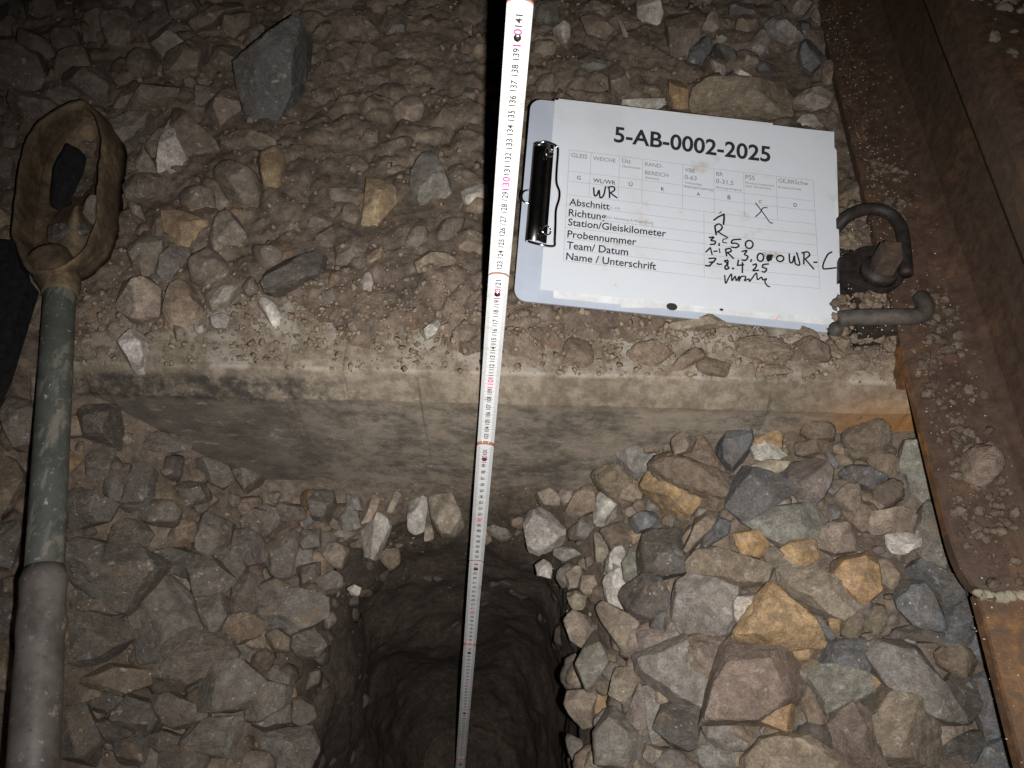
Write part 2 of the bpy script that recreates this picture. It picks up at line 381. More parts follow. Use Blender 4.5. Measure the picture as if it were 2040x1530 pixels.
def dome(cx, cy, r, k, asp, ang, col, pw):
    i0, i1 = np.searchsorted(GX, [cx - r * 1.1, cx + r * 1.1]); j0, j1 = np.searchsorted(GY, [cy - r * 1.1, cy + r * 1.1])
    if i1 - i0 < 2 or j1 - j0 < 2: return
    x = XX[j0:j1, i0:i1] - cx; y = YY[j0:j1, i0:i1] - cy; c, s = math.cos(ang), math.sin(ang)
    u = (x * c + y * s) / r; v = (-x * s + y * c) / (r * asp)
    th = np.arctan2(v, u); wob = 1 + .13 * np.sin(2 * th + cx * 900) + .09 * np.sin(3 * th + cy * 700)
    d = (np.abs(u) ** pw + np.abs(v) ** pw) ** (1 / pw) / wob
    m = d < 1
    if not m.any(): return
    sub = HH[j0:j1, i0:i1]
    if sub.min() < -.022 and cy > y_edge(cx) - .012: return
    b = float(np.median(sub[m])); hh = b - r * k * .5 + r * k * 1.2 * np.sqrt(np.clip(1 - d ** 2, 0, 1)) * (1 + .25 * u * math.cos(cx * 999) + .25 * v * math.sin(cy * 999))
    w = m & (hh > sub); sub[w] = hh[w]; TC[j0:j1, i0:i1][w] = col * (1 + .0 * hh[w])[:, None]
for i in range(800):
    big = i < 60
    cx = RNG.uniform(-.95, .9); cy = RNG.uniform(-.1, 1.3)
    r = RNG.uniform(.011, .024) if big else .003 + .009 * RNG.random() ** 2.2
    if not big and i > 300: cx = RNG.normal(-.02, .26); cy = RNG.uniform(.40, 1.2)
    pal = PALB[RNG.integers(len(PALB))] * RNG.uniform(.85, 1.15)
    dome(cx, cy, r, RNG.uniform(.2, .45), RNG.uniform(.6, .95), RNG.uniform(0, 6.28), pal, RNG.uniform(1.9, 3.2))
def vor(s, seed):
    rg = np.random.default_rng(seed); T = rg.random((97, 97, 3)); u = XX / s + fbm(P3(1 / s * 1.3, seed), 2).reshape(sh) * .45 + 200; w = YY / s + fbm(P3(1 / s * 1.3, seed + 5), 2).reshape(sh) * .45 + 200
    iu = np.floor(u).astype(int); iw = np.floor(w).astype(int); f1 = np.full(sh, 9.); f2 = np.full(sh, 9.); cv = np.zeros(sh); tx = np.zeros(sh)
    for a in (-1, 0, 1):
        for b in (-1, 0, 1):
            t = T[(iu + a) % 97, (iw + b) % 97]; du = u - iu - a - t[..., 0]; dw = w - iw - b - t[..., 1]; d = np.hypot(du, dw); m = d < f1
            f2 = np.where(m, f1, np.minimum(f2, d)); cv = np.where(m, t[..., 2], cv); tx = np.where(m, du * np.cos(t[..., 2] * 40) + dw * np.sin(t[..., 2] * 40), tx); f1 = np.where(m, d, f1)
    return f2 - f1, cv, tx
_soft = sst(.0, .02, HH + .012)
for s_, amp, seed in ((.045, .011, 31), (.019, .0042, 32), (.008, .0018, 33)):
    g, cv, tx = vor(s_, seed); on_ = cv > .35
    HH = HH + np.where(on_, amp * (np.clip(g * 2.6, 0, 1) ** .5 * (.35 + .65 * cv) - .5 + tx * .6), -.2 * amp) * _soft
    TC *= np.where(on_, .88 + .24 * cv, .97)[..., None]
fine = (fbm(P3(45, 6), 4) * .0045 + fbm(P3(150, 2), 3) * .0030).reshape(sh) * sst(.006, -.03, np.abs(YP + .006) - .03).clip(.25, 1)
HH = HH + fine
nf = (YP > -.03) & (YP < .05) & (XX > -.43)
HH = np.where(nf & (YP > -.015), np.minimum(HH, np.maximum((YP - .004) * 2.6, -.16)), HH)
HH = np.where(nf & (YP <= -.012), np.minimum(HH, base_h(XX, YY) + .006), HH)
def lip_dist(x, y):
    d = np.full(x.shape, 9.)
    for i in range(len(lip)):
        a, b = lip[i], lip[(i + 1) % len(lip)]; e = b - a; t = np.clip(((x - a[0]) * e[0] + (y - a[1]) * e[1]) / (e @ e), 0, 1)
        d = np.minimum(d, np.hypot(x - a[0] - t * e[0], y - a[1] - t * e[1]))
    return d
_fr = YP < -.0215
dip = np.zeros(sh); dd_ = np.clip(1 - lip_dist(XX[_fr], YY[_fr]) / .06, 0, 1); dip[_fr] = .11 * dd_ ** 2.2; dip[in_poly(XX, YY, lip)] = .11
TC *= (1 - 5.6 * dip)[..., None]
HH = HH - dip - np.where(_fr, .008, 0); HS = HS - .5 * dip
HH = np.where(_ub, np.minimum(HH, CBZ), HH)
gv = np.stack([XX.ravel(), YY.ravel(), HH.ravel()], 1)
idx = np.arange(XX.size).reshape(sh)
q = np.stack([idx[:-1, :-1], idx[:-1, 1:], idx[1:, 1:], idx[1:, :-1]], -1).reshape(-1, 4)
cen = gv[q].mean(1)
ctr = lip.mean(0)
inner = ctr + (lip - ctr) * 1.03
q = q[~in_poly(cen[:, 0], cen[:, 1], inner)]
used = np.zeros(len(gv), bool); used[q.ravel()] = True; rem = np.cumsum(used) - 1
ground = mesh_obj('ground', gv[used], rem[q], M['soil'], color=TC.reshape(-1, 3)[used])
tag(ground, 'brown soil of the track bed with half buried pebbles', 'ground', kind='structure')
def ground_h(x, y):
    j = np.clip(np.round((np.asarray(y) - GY[0]) / .0036).astype(int), 0, len(GY) - 1); i = np.clip(np.round((np.asarray(x) - GX[0]) / .0036).astype(int), 0, len(GX) - 1)
    return HH[j, i]
# the wider track bed outside the close-up: one coarse sheet, with an opening where the detailed one lies
gx2 = np.array([-9, -4, -2, -1.4, -.97, .92, 1.4, 2, 4, 9]); gy2 = np.array([-7, -3, -1, -.4, -.11, 1.33, 1.8, 3, 6, 12])
v2 = [(x, y, float(base_h(min(max(x, -.97), .92), min(max(y, -.11), 1.33))) - .006) for y in gy2 for x in gx2]; n2 = len(gx2)
f2 = [(j * n2 + i, j * n2 + i + 1, (j + 1) * n2 + i + 1, (j + 1) * n2 + i) for j in range(9) for i in range(9) if not (i == 4 and j == 4)]
bed = mesh_obj('ground', v2, f2, M['soil'], smooth=False, color=np.ones((len(v2), 3)))
tag(bed, 'brown soil of the track bed further out', 'ground', kind='structure')

# ------------------------------------------------------------------ the dug pit
def resample(P, n):
    P = np.vstack([P, P[:1]]); s = np.r_[0, np.cumsum(np.linalg.norm(np.diff(P, axis=0), axis=1))]; t = np.linspace(0, s[-1], n, endpoint=False)
    return np.stack([np.interp(t, s, P[:, k]) for k in (0, 1)], 1)
NS, NR = 260, 170
def chaikin(P, k):
    for _ in range(k): Qn = np.roll(P, -1, 0); P = np.stack([.75 * P + .25 * Qn, .25 * P + .75 * Qn], 1).reshape(-1, 2)
    return P
L0 = resample(chaikin(lip, 2), NS); rv = []
for k in range(NR):
    t = k / (NR - 1); z = -.19 - t * .83
    sc = 1.03 - .05 * t ** .5 - .12 * t ** 2 - .28 * t ** 7 + .12 * max(0, 1 - k / 9)
    c = ctr + np.array([-.004, -.02]) * t
    rr_ = c + (L0 - ctr) * sc
    if k < 14: zz_ = ground_h(rr_[:, 0], rr_[:, 1]) - .004 - .0035 * k; z13 = zz_
    else: zz_ = z13 + (-1.02 - z13) * (k - 13) / (NR - 14)
    rv.append(np.c_[rr_, zz_])
rv = np.concatenate(rv); rad = rv[:, :2] - ctr; rad /= np.linalg.norm(rad, axis=1)[:, None]
dsp = fbm(rv * np.array([9, 9, 4.5]) + 3, 4) * .036 + fbm(rv * np.array([26, 26, 16]), 5) * .009
tt = np.clip((-.19 - rv[:, 2]) / .08, 0, 1)
rv[:, :2] += rad * (dsp * (.4 + .6 * tt))[:, None]
ii = np.arange(NS * NR).reshape(NR, NS)
pq = np.stack([ii[:-1], np.roll(ii, -1, 1)[:-1], np.roll(ii, -1, 1)[1:], ii[1:]], -1).reshape(-1, 4)
last = rv[-NS:]; lc = last.mean(0); fl_v = [rv]; base = len(rv); fq = [pq]; prev = ii[-1]
for k in range(1, 26):
    s = 1 - k / 26
    ring = lc + (last - lc) * s; ring[:, 2] = last[:, 2].mean() + .015 * (1 - s) + fbm(np.c_[ring[:, :2] * 20, np.zeros(NS)], 4) * .035
    fl_v.append(ring); cur = base + np.arange(NS); base += NS
    fq.append(np.stack([prev, np.roll(prev, -1), np.roll(cur, -1), cur], -1)); prev = cur
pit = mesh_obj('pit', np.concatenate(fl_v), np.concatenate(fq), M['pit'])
tag(pit, 'deep dark sampling pit dug below the sleeper', 'pit', kind='structure')

# ------------------------------------------------------------------ concrete sleeper
def sleeper():
    sec = [(.262, -.2), (.262, -.03), (.246, -.003), (.240, 0), (.003, 0), (.0006, -.0008), (-.0005, -.003), (-.0128, -.0295), (-.0138, -.032), (-.0215, -.2)]
    xs = np.linspace(-1.0, .7, 850); V = []
    for x in xs:
        for a, b in sec: V.append((x, float(y_edge(x)) + a, b))
    n = len(sec); V = np.array(V)
    V[:, 1] += fbm(V * 30, 3) * .0011; V[:, 2] += fbm(V * 26 + 5, 3) * .0009; ch = np.clip(fbm(V * np.array([55, 20, 20]) + 11, 4) - .28, 0, 1); V[:, 2] -= ch * .012 * (V[:, 2] > -.031); V[:, 1] += ch * .010 * (V[:, 2] > -.036) * (V[:, 2] < -.02)
    F = [(i * n + j, i * n + (j + 1) % n, (i + 1) * n + (j + 1) % n, (i + 1) * n + j) for i in range(len(xs) - 1) for j in range(n)]
    F += [tuple(range(n)), tuple(range((len(xs) - 1) * n, len(xs) * n))[::-1]]
    o = mesh_obj('railway_sleeper', V, F, M['concrete'], smooth=False)
    return tag(o, 'pale concrete sleeper with chamfered edge and muddy side, spanning left to right behind the pit', 'sleeper')
sleeper()

# ------------------------------------------------------------------ rail
RD = np.array([.0753, 1, 0]); RD /= np.linalg.norm(RD); RL = np.array([RD[1], -RD[0], 0])
R0 = np.array([.347, .2, 0]) + RL * .075; RZ = .0185
def rail_pt(l, t, z): return R0 + RL * l + RD * t + np.array([0, 0, RZ + z])
PROF = [(-.075, 0), (-.0752, .0095), (-.0735, .0118), (-.030, .0225), (-.018, .0285), (-.0112, .039), (-.0085, .06), (-.0083, .10), (-.0105, .121), (-.0165, .129), (-.0335, .1345), (-.0345, .137), (-.0362, .166), (-.0335, .1745), (-.024, .1805), (0, .183)]
PROF = PROF + [(-a, b) for a, b in PROF[::-1][1:]]
def sweep(ts, wl):
    V = []; n = len(PROF)
    for t in ts:
        for a, b in PROF:
            if a < -.05: a = -.05 + (a + .05) * wl(t)
            V.append(rail_pt(a, t, b))
    F = [(i * n + j, i * n + (j + 1) % n, (i + 1) * n + (j + 1) % n, (i + 1) * n + j) for i in range(len(ts) - 1) for j in range(n)]
    F += [tuple(range(n)), tuple(range((len(ts) - 1) * n, len(ts) * n))[::-1]]
    return V, F
rail = empty('rail', tuple(rail_pt(0, 0, 0)), 'dark rusty rail running along the right side, dusted with pale grit', 'rail')
TA = -.012
def wl_a(t): return .40 + .60 * math.sqrt(max(0., 1 - max(0., 1 - (t - TA) / .045) ** 2)) if t < TA + .045 else 1.
ts = [TA + .045 * k / 9 for k in range(10)] + list(np.linspace(.06, 2.4, 40))
v, f = sweep(ts, wl_a); mesh_obj('rail_length', v, f, M['rail'], rail, False)
v, f = sweep(list(np.linspace(-.9, TA - .001, 20)), lambda t: .60); o = mesh_obj('rail_length', v, f, M['rail2'], rail, False); o['label'] = 'orange rusty near length of the rail'
wp = []
for k in range(60):
    l = -.066 + .058 * (k / 59); zz = np.interp(l, [-.075, -.030, -.018, -.0112, -.0085], [.0118, .0225, .0285, .039, .06]); wp.append(rail_pt(l, TA - .004 + .0014 * math.sin(k * .31) + .0008 * math.sin(k * 1.3), zz - .0022))
mb = MB(); mb.tube(wp, [.0040 + .0007 * math.sin(k * .9) + .0006 * math.sin(k * .37 + 1) for k in range(60)], 10); o = mb.build('weld_bead', M['weld'], rail, True)
# rust-bright lower lip along the foot edge
mb = MB(); mb.prism([rail_pt(-.0756, .035, .001), rail_pt(-.0756, .225, .001), rail_pt(-.0756, .225, .0092), rail_pt(-.0756, .035, .0092)], RL * .003); mb.build('rusty_foot_edge', M['rustedge'], rail)
def rail_top(l): return RZ + np.interp(l, [a for a, b in PROF[1:16]], [b for a, b in PROF[1:16]])

# ------------------------------------------------------------------ rail fastening (tension clamp, screw, plates)
N_ = lambda x, y, z: at_z(1540 + x / 4.08, 375 + y / 4.08, z)
plate = empty('base_plate', tuple(N_(880, 900, .004)), 'brown ribbed base plate under the clamp beside the rail foot', 'base plate')
mb = MB(); pl = [N_(480, 560, .004), N_(1180, 560, .004), N_(1180, 1190, .004), N_(520, 1200, .004)]; mb.prism(pl, (0, 0, .014)); mb.build('plate', M['clamp'], plate)
mb = MB(); pl = [N_(600, 1110, .010), N_(1125, 1085, .010), N_(1140, 1250, .010), N_(650, 1290, .010)]; mb.prism(pl, (0, 0, .018)); mb.build('rib', M['clamp'], plate)
cl = empty('tension_clamp', tuple(N_(850, 600, .02)), 'looped brown spring clamp pressing on the rail foot right of the clipboard', 'rail clamp')
arc = [(430, 430, .012), (480, 365, .024), (530, 305, .036), (600, 235, .044), (720, 180, .047), (850, 172, .048), (960, 215, .048), (1035, 310, .048), (1062, 430, .047), (1075, 560, .045), (1085, 700, .044)]
mb = MB(); mb.tube(smooth_line([N_(*q) for q in arc]), .0062, 14); mb.build('spring_loop', M['clamp'], cl, True)
bar = [(540, 1065, .036), (680, 1050, .040), (900, 1045, .043), (1100, 1045, .044), (1190, 1035, .044), (1232, 1000, .044), (1232, 940, .042), (1205, 890, .036)]
mb = MB(); mb.tube(smooth_line([N_(*q) for q in bar]), .0078, 14); mb.build('spring_arm', M['rod'], cl, True)
mb = MB(); pl = smooth_line(np.array([N_(x, y, .031) for x, y in ((520, 600), (640, 540), (760, 500), (900, 520), (1030, 590), (1085, 690), (1020, 800), (880, 860), (720, 800), (600, 760), (520, 780))]), 4); mb.prism(list(pl)[::-1], (0, 0, .006)); mb.build('guide_plate', M['clamp'], cl)
mb = MB(); mb.tube([N_(500, 1180, .012), N_(520, 1140, .034)], .0065, 10); mb.build('guide_pin', M['rod'], cl, True)
sc = empty('sleeper_screw', tuple(N_(880, 640, .03)), 'square headed rusty sleeper screw in the middle of the spring clamp', 'screw')
sx, sy, _ = N_(880, 650, .045)
mb = MB(); mb.tube([(sx, sy, .036), (sx, sy, .046)], [.018, .0165], 24); mb.build('washer', M['clamp'], sc, True)
mb = MB(); a0 = .62
sq = [(sx + .0130 * math.cos(a0 + k * math.pi / 2), sy + .0130 * math.sin(a0 + k * math.pi / 2), .046) for k in range(4)]
mb.prism(sq, (0, 0, .024)); sq2 = [(sx + (q[0] - sx) * .8, sy + (q[1] - sy) * .8, .0703) for q in sq]; mb.prism(sq2, (0, 0, .004)); mb.build('screw_head', M['screw'], sc)
pad = mesh_obj('rail_pad', [], [], M['rustedge']); bpy.data.objects.remove(pad)
mb = MB(); mb.prism([rail_pt(-.0745, .19, -.0175), rail_pt(.07, .19, -.0175), rail_pt(.07, .30, -.0175), rail_pt(-.0745, .30, -.0175)], (0, 0, .0165)); o = mb.build('rail_pad', M['rustedge']); tag(o, 'flat rust stained pad between rail foot and sleeper', 'rail pad')

# ------------------------------------------------------------------ folding rule standing in the pit
A122 = at_depth(994, 545, .6); rd = np.array([(853 - 1020) / FPX, -(2344 - 765) / FPX, 1.]); rd = RT * rd[0] + UP * rd[1] + FW * rd[2]
rd = -rd / np.linalg.norm(rd)                                  # points up along the rule (towards 200 cm)
rn = CP - A122; rn = rn - rd * (rn @ rd); rn /= np.linalg.norm(rn)   # face normal
rw = np.cross(rd, rn)                                          # to the right across the face
if rw[0] < 0: rw = -rw
def rp(cm, w, n): return A122 + rd * ((cm - 122) * .01) + rw * w + rn * n
rule = empty('folding_rule', tuple(rp(0, 0, 0)), 'white folding rule standing in the pit and leaning against the sleeper edge', 'folding rule')
HW = .0080; TH = .0028
def stick(c0, c1, n0, mat='rule', end='ruleend'):
    pts = []
    for t in np.linspace(0, math.pi, 9): pts.append(rp(c1 + .35 * math.sin(t), HW * math.cos(t), n0))
    for t in np.linspace(math.pi, 2 * math.pi, 9): pts.append(rp(c0 + .35 * math.sin(t), HW * math.cos(t), n0))
    mb = MB(); mb.prism(pts, rn * TH); o = mb.build('rule_segment', M[mat], rule)
    return o
def endcap(c, n0, seg):
    mb = MB(); pts = [rp(c + .35 * math.sin(t), HW * 1.01 * math.cos(t), n0) for t in np.linspace(0, math.pi, 13)]
    pts2 = [rp(c - .14 + .35 * math.sin(t), HW * 1.01 * math.cos(t), n0) for t in np.linspace(math.pi, 0, 13)]
    mb.prism(pts + pts2, rn * (TH + .0004)); return mb.build('end_edge', M['ruleend'], seg)
def digits(mb, txt, cm, hgt, wid, n, gap=None):
    v, f = glyphs(txt, .018); x0, x1 = v[:, 0].min(), v[:, 0].max(); y0, y1 = v[:, 1].min(), v[:, 1].max()
    vv = [rp(cm + ((a - x0) / (x1 - x0) - .5) * wid * 100, -((b - y0) / (y1 - y0) - .5) * hgt, n) for a, b, _ in v]
    mb.add(vv, f)
for k, c0 in enumerate([-18, 2, 22, 42, 62, 82, 102, 122]):
    c1 = c0 + 20; lo = max(c0 - (0 if k % 2 else 3.6), 0); hi = c1 + (3.6 if k % 2 == 0 and c1 < 142 else 0)
    up = k % 2 == 1
    n0 = 0 if up else -TH - .0002
    lo, hi = (c0, c1) if up else (c0 - 3.4, c1 + 3.4)
    lo = max(lo, 0.4); hi = min(hi, 142)
    seg = stick(lo, hi, n0)
    if up: endcap(hi, n0, seg); endcap(lo, n0, seg)
    mk = MB(); mg = MB(); nn = n0 + TH + .00012
    vis0, vis1 = max(c0, 1), min(c1, 142)
    for mm in range(vis0 * 10, vis1 * 10):
        cm = mm / 10; ln = .0052 if mm % 10 == 0 else (.0042 if mm % 5 == 0 else .0032)
        for s in (-1, 1):
            a, b = HW * s * .985, (HW - ln) * s
            mk.add([rp(cm - .013, a, nn), rp(cm + .013, a, nn), rp(cm + .013, b, nn), rp(cm - .013, b, nn)], [(0, 1, 2, 3) if s < 0 else (3, 2, 1, 0)])
    for cm in range(vis0, vis1):
        if cm % 10 == 0: digits(mg, str(cm), cm + (.0 if cm > 9 else 0), .0052, .0035 * len(str(cm)) , nn)
        elif vis0 + .6 < cm < vis1 - .2: digits(mk, str(cm), cm - .0, .0044, .0024 * len(str(cm)), nn)
    mk.build('scale_marks', M['tick'], seg)
    if mg.v: mg.build('decade_numbers', M['magenta'], seg)
    for cr in ([c0 + 18] if True else []):
        if 0 < cr < 141.5:
            rv_ = MB(); rv_.tube([rp(cr, 0, n0 + TH), rp(cr, 0, n0 + TH + .0009)], [.0026, .0022], 18); rvo = rv_.build('rivet', M['rivet' if cr > 110 else 'rivetdark'], seg, True)
            if cr > 110:
                r2 = MB(); r2.tube([rp(cr, 0, n0 + TH + .0009), rp(cr, 0, n0 + TH + .0011)], .0011, 12); r2.build('rivet', M['rivetdark'], seg, True)
for k in range(3):                                             # the unused lengths folded behind the top one
    s = stick(126 if k == 0 else 122.2, 142, -(k + 1) * (TH + .0002), 'rule'); endcap(142, -(k + 1) * (TH + .0002), s); s['label'] = 'unused segment folded behind the top one'

# ------------------------------------------------------------------ clipboard
CO = np.array([.04426, .68128, .10115]); E1 = np.array([.99411, -.0545, -.09525]); E2 = np.array([.06, .94506, .32088])
E1 = E1 / np.linalg.norm(E1); CN = np.cross(E1, E2); CN /= np.linalg.norm(CN); E2 = np.cross(CN, E1)
def cb(u, v, n=0.): return CO + E1 * u + E2 * v + CN * n
def cbp(px, py, n=0.):
    """photo point to board coordinates"""
    d = ray(px, py); t = ((CO + CN * n - CP) @ CN) / (d @ CN); P = CP + d * t - CO; return np.array([P @ E1, P @ E2])
Q = lambda x, y: cbp(1000 + x / 2.8333, 150 + y / 2.8333)
board = empty('clipboard', tuple(cb(.14, -.1)), 'pale blue clipboard with a filled in sampling form, propped between rule and rail', 'clipboard')
def rounded(u0, v0, u1, v1, r, n=6):
    out = []
    for cx, cy, a in ((u1 - r, v1 - r, 0), (u0 + r, v1 - r, 90), (u0 + r, v0 + r, 180), (u1 - r, v0 + r, 270)):
        for k in range(n + 1):
            t = math.radians(a + 90 * k / n); out.append((cx + r * math.cos(t), cy + r * math.sin(t)))
    return out
def slab(name, poly, n0, th, mat, parent=None):
    mb = MB(); mb.prism([cb(a, b, n0) for a, b in poly], CN * th); return mb.build(name, M[mat], parent or board)
slab('board', rounded(-.0245, -.2225, .2965, .0005, .012), -.0050, .0028, 'board')
slab('back_sheet', [(.004, .0035), (.232, .0042), (.232, .0022), (.297, .0018), (.2985, -.215), (.014, -.2165), (.005, -.1)], -.0020, .0007, 'board2')
slab('back_sheet', [(.006, -.008), (.29, -.004), (.3005, -.02), (.3012, -.199), (.2965, -.2005), (.08, -.2195)], -.0012, .0006, 'board2')
# the form itself, slightly curled
nu, nv = 40, 28; pv = []
for j in range(nv + 1):
    for i in range(nu + 1):
        u = .297 * i / nu; w = -.21 * j / nv
        pv.append((u, w, .0))
def curl(u, w): return .0004 + .0032 * sst(.2, .297, u) * sst(-.1, -.21, w) + .0012 * math.sin(u * 21 + 1) * sst(.0, .297, u) + .0010 * math.sin(w * 26) * sst(.05, .2, u) + .0008
def onp(u, w, e=0.): return cb(u, w, curl(u, w) + e)
V = [onp(u, w) for u, w, _ in pv]
F = [(j * (nu + 1) + i, (j + 1) * (nu + 1) + i, (j + 1) * (nu + 1) + i + 1, j * (nu + 1) + i + 1) for j in range(nv) for i in range(nu)]
nb = len(V); V += [onp(u, w, -.00025) for u, w, _ in pv]; F += [tuple(i + nb for i in q[::-1]) for q in F[:]]
form = mesh_obj('form_sheet', V, F, M['paper'], board)
EPS = .00022
def line(mb, a, b, w):
    a = np.array(a); b = np.array(b); d = b - a; L = np.linalg.norm(d); d /= L; nrm = np.array([-d[1], d[0]]) * w / 2; n = max(2, int(L / .006)); 
    vs = []
    for k in range(n + 1):
        p = a + d * L * k / n; vs += [onp(*(p + nrm), EPS), onp(*(p - nrm), EPS)]
    mb.add(vs, [(2 * k, 2 * k + 1, 2 * k + 3, 2 * k + 2) for k in range(n)])
grid = MB()
xt = [380, 502, 663, 793, 1020, 1197, 1365, 1548, 1755]
TLq, TRq, BRq, BLq = Q(380, 425), Q(1755, 595), Q(1782, 1215), Q(345, 1050)
def lerp(a, b, t): return a + (b - a) * t
rows = [(b - 425) / (1050 - 425) for b in (425, 551, 608, 683, 743, 803, 865, 925, 985, 1050)]
rows = [0, .197, .288, .412, .510, .608, .706, .803, .897, 1.0]
cols = []
for x in xt:
    t = (x - 380) / (1755 - 380); p = Q(x, 425 + 170 * t); cols.append((p[0] - TLq[0]) / (TRq[0] - TLq[0]))
def gp(c, r): return lerp(lerp(TLq, TRq, c), lerp(BLq, BRq, c), r)
for r in rows: line(grid, gp(0, r), gp(1, r), .00026)
for i, c in enumerate(cols): line(grid, gp(c, 0), gp(c, 1 if i in (0, 8) else rows[3]), .00026)
CM = (Q(1133, 775)[0] - BLq[0]) / (BRq[0] - BLq[0]); CM = (Q(1133, 775)[0] - TLq[0]) / (TRq[0] - TLq[0]); line(grid, gp(CM, rows[3]), gp(CM, 1), .00026)
grid.build('table_lines', M['ink_grey'], form)
tdir = TRq - TLq; tdir /= np.linalg.norm(tdir); tup = np.array([-tdir[1], tdir[0]])
def put(mb, txt, p, width, bold=0., hgt=None, center=False):
    v, f = glyphs(txt, bold); x0, x1 = v[:, 0].min(), v[:, 0].max(); s = width / (x1 - x0); sy = s if hgt is None else hgt / v[:, 1].max()
    p = np.array(p) - (tdir * width / 2 if center else 0)
    vs = [onp(*(p + tdir * (a - x0) * s + tup * b * sy), EPS) for a, b, _ in v]
    mb.add(vs, f)
PXM = .297 / 1580
def printed(name, mat, *a, **k):
    mb = MB(); put(mb, *a, **k); mb.build(name, M[mat], form)
printed('title_print', 'ink', '5-AB-0002-2025', Q(630, 378), np.linalg.norm(Q(1515, 487) - Q(630, 378)), .022)
for txt, x, y, x2 in (('GLEIS', 390, 465, 476), ('WEICHE', 512, 482, 636), ('Üst', 676, 496, 725), ('RAND-', 806, 514, 905), ('BEREICH', 805, 562, 934), ('VBE', 1031, 545, 1088), ('0-63', 1030, 587, 1097), ('BR', 1210, 565, 1248), ('0-31,5', 1208, 608, 1306), ('PSS', 1374, 585, 1427), ('GE,BRSchw', 1560, 604, 1726)):
    printed('column_heading', 'ink_grey', txt, Q(x, y), (x2 - x) * PXM * 1.0, .004)
for txt, x, y, w in (('G', 432, 592, 20), ('WL/WR', 576, 615, 122), ('Ü', 724, 630, 20), ('R', 905, 655, 17), ('A', 1108, 680, 19), ('B', 1282, 700, 17), ('C', 1458, 722, 17), ('D', 1654, 744, 19)):
    printed('column_code', 'ink', txt, Q(x, y), w * PXM, .008, center=True)
for txt, x, y, x2 in (('Abschnitt', 378, 735, 592), ('Richtung', 374, 796, 572), ('Station/Gleiskilometer', 371, 850, 890), ('Probennummer', 367, 917, 730), ('Team/ Datum', 363, 980, 685), ('Name / Unterschrift', 360, 1043, 830)):
    printed('row_heading', 'ink', txt, Q(x, y), (x2 - x) * PXM * 1.015, .014)
for txt, x, y, x2 in (('(1-19)', 606, 758, 660), ('(N= Nürnberg R=Regensburg', 587, 812, 840), ('Überleitstelle', 674, 522, 777), ('(Bankette)', 805, 585, 884), ('Vollständige', 1030, 612, 1125), ('Bettungserneuerung', 1030, 634, 1188), ('Bettungsreinigung', 1209, 636, 1350), ('Planumsschutzschicht', 1374, 610, 1535), ('unter Schotterbett', 1374, 628, 1518), ('Brückenschwelle', 1560, 636, 1686)):
    printed('small_print', 'ink_grey', txt, Q(x, y), (x2 - x) * PXM, .003)
RR = lambda x, y: cbp(1340 + x / 4.78, 330 + y / 4.78)
SS = lambda x, y: cbp(1040 + x / 5.1, 250 + y / 5.1)
hw = MB()
def stroke(pts, fn=RR, w=.0017, sm=True):
    P = np.array([fn(*p) for p in pts])
    if sm and len(P) > 2: P = smooth_line(P, 5)
    for a in range(len(P) - 1):
        d = P[a + 1] - P[a]; L = np.linalg.norm(d)
        if L < 1e-7: continue
        d /= L; n = np.array([-d[1], d[0]]) * w / 2; e = d * w * .3
        hw.add([onp(*(P[a] - e + n), EPS * 1.3), onp(*(P[a] - e - n), EPS * 1.3), onp(*(P[a + 1] + e - n), EPS * 1.3), onp(*(P[a + 1] + e + n), EPS * 1.3)], [(0, 1, 2, 3)])
def oval(x, y, rx, ry): stroke([(x + rx * math.cos(t), y + ry * math.sin(t)) for t in np.linspace(-1.4, 5.0, 12)])
stroke([(788, 355), (830, 410), (880, 480), (925, 545), (952, 548)], w=.0011); stroke([(900, 402), (860, 405), (830, 450), (788, 488)], w=.0011)
stroke([(390, 522), (430, 492), (488, 464)], sm=False, w=.0018); stroke([(488, 464), (488, 510), (482, 562)], w=.0020); stroke([(445, 455), (462, 438)], w=.001)
stroke([(400, 578), (405, 620), (412, 662)], w=.0019); stroke([(398, 578), (440, 558), (470, 588), (450, 620), (412, 640)], w=.0017); stroke([(430, 632), (470, 660), (522, 690)], w=.0016)
stroke([(345, 690), (388, 686), (362, 716), (402, 725), (395, 750), (355, 756)], w=.0017); stroke([(440, 745), (438, 766)], w=.0018)
stroke([(512, 700), (480, 706), (476, 735), (512, 740)], w=.0012)
stroke([(645, 705), (572, 712), (558, 742), (600, 744), (627, 765), (600, 785), (555, 780)]); oval(725, 755, 36, 38)
stroke([(312, 828), (355, 786)], sm=False, w=.0016); stroke([(355, 786), (372, 852)], sm=False, w=.0016); stroke([(388, 822), (420, 818)], w=.0016); stroke([(440, 795), (446, 836)], w=.0013)
stroke([(500, 800), (504, 830), (510, 864)]); stroke([(498, 802), (540, 794), (552, 820), (510, 836)]); stroke([(520, 836), (548, 862), (575, 890)])
stroke([(655, 822), (702, 814), (680, 850), (712, 870), (690, 906), (655, 905)]); stroke([(746, 900), (738, 920)]); oval(830, 880, 30, 38); oval(1015, 893, 33, 29)
for k in range(5): stroke([(905 + k * 9, 858 + (k % 2) * 6), (893 + k * 9, 890), (905 + k * 6, 915 - k * 3)], w=.0022)
stroke([(1100, 850), (1104, 925), (1130, 930), (1148, 872), (1156, 945), (1196, 952), (1170, 838)]); stroke([(1238, 842), (1236, 895), (1234, 950)]); stroke([(1218, 842), (1272, 834), (1290, 866), (1245, 905)]); stroke([(1250, 905), (1290, 955), (1326, 1000)]); stroke([(1328, 935), (1358, 935)], w=.0018)
stroke([(1500, 836), (1460, 862), (1420, 940), (1412, 992), (1440, 1000), (1535, 990)])
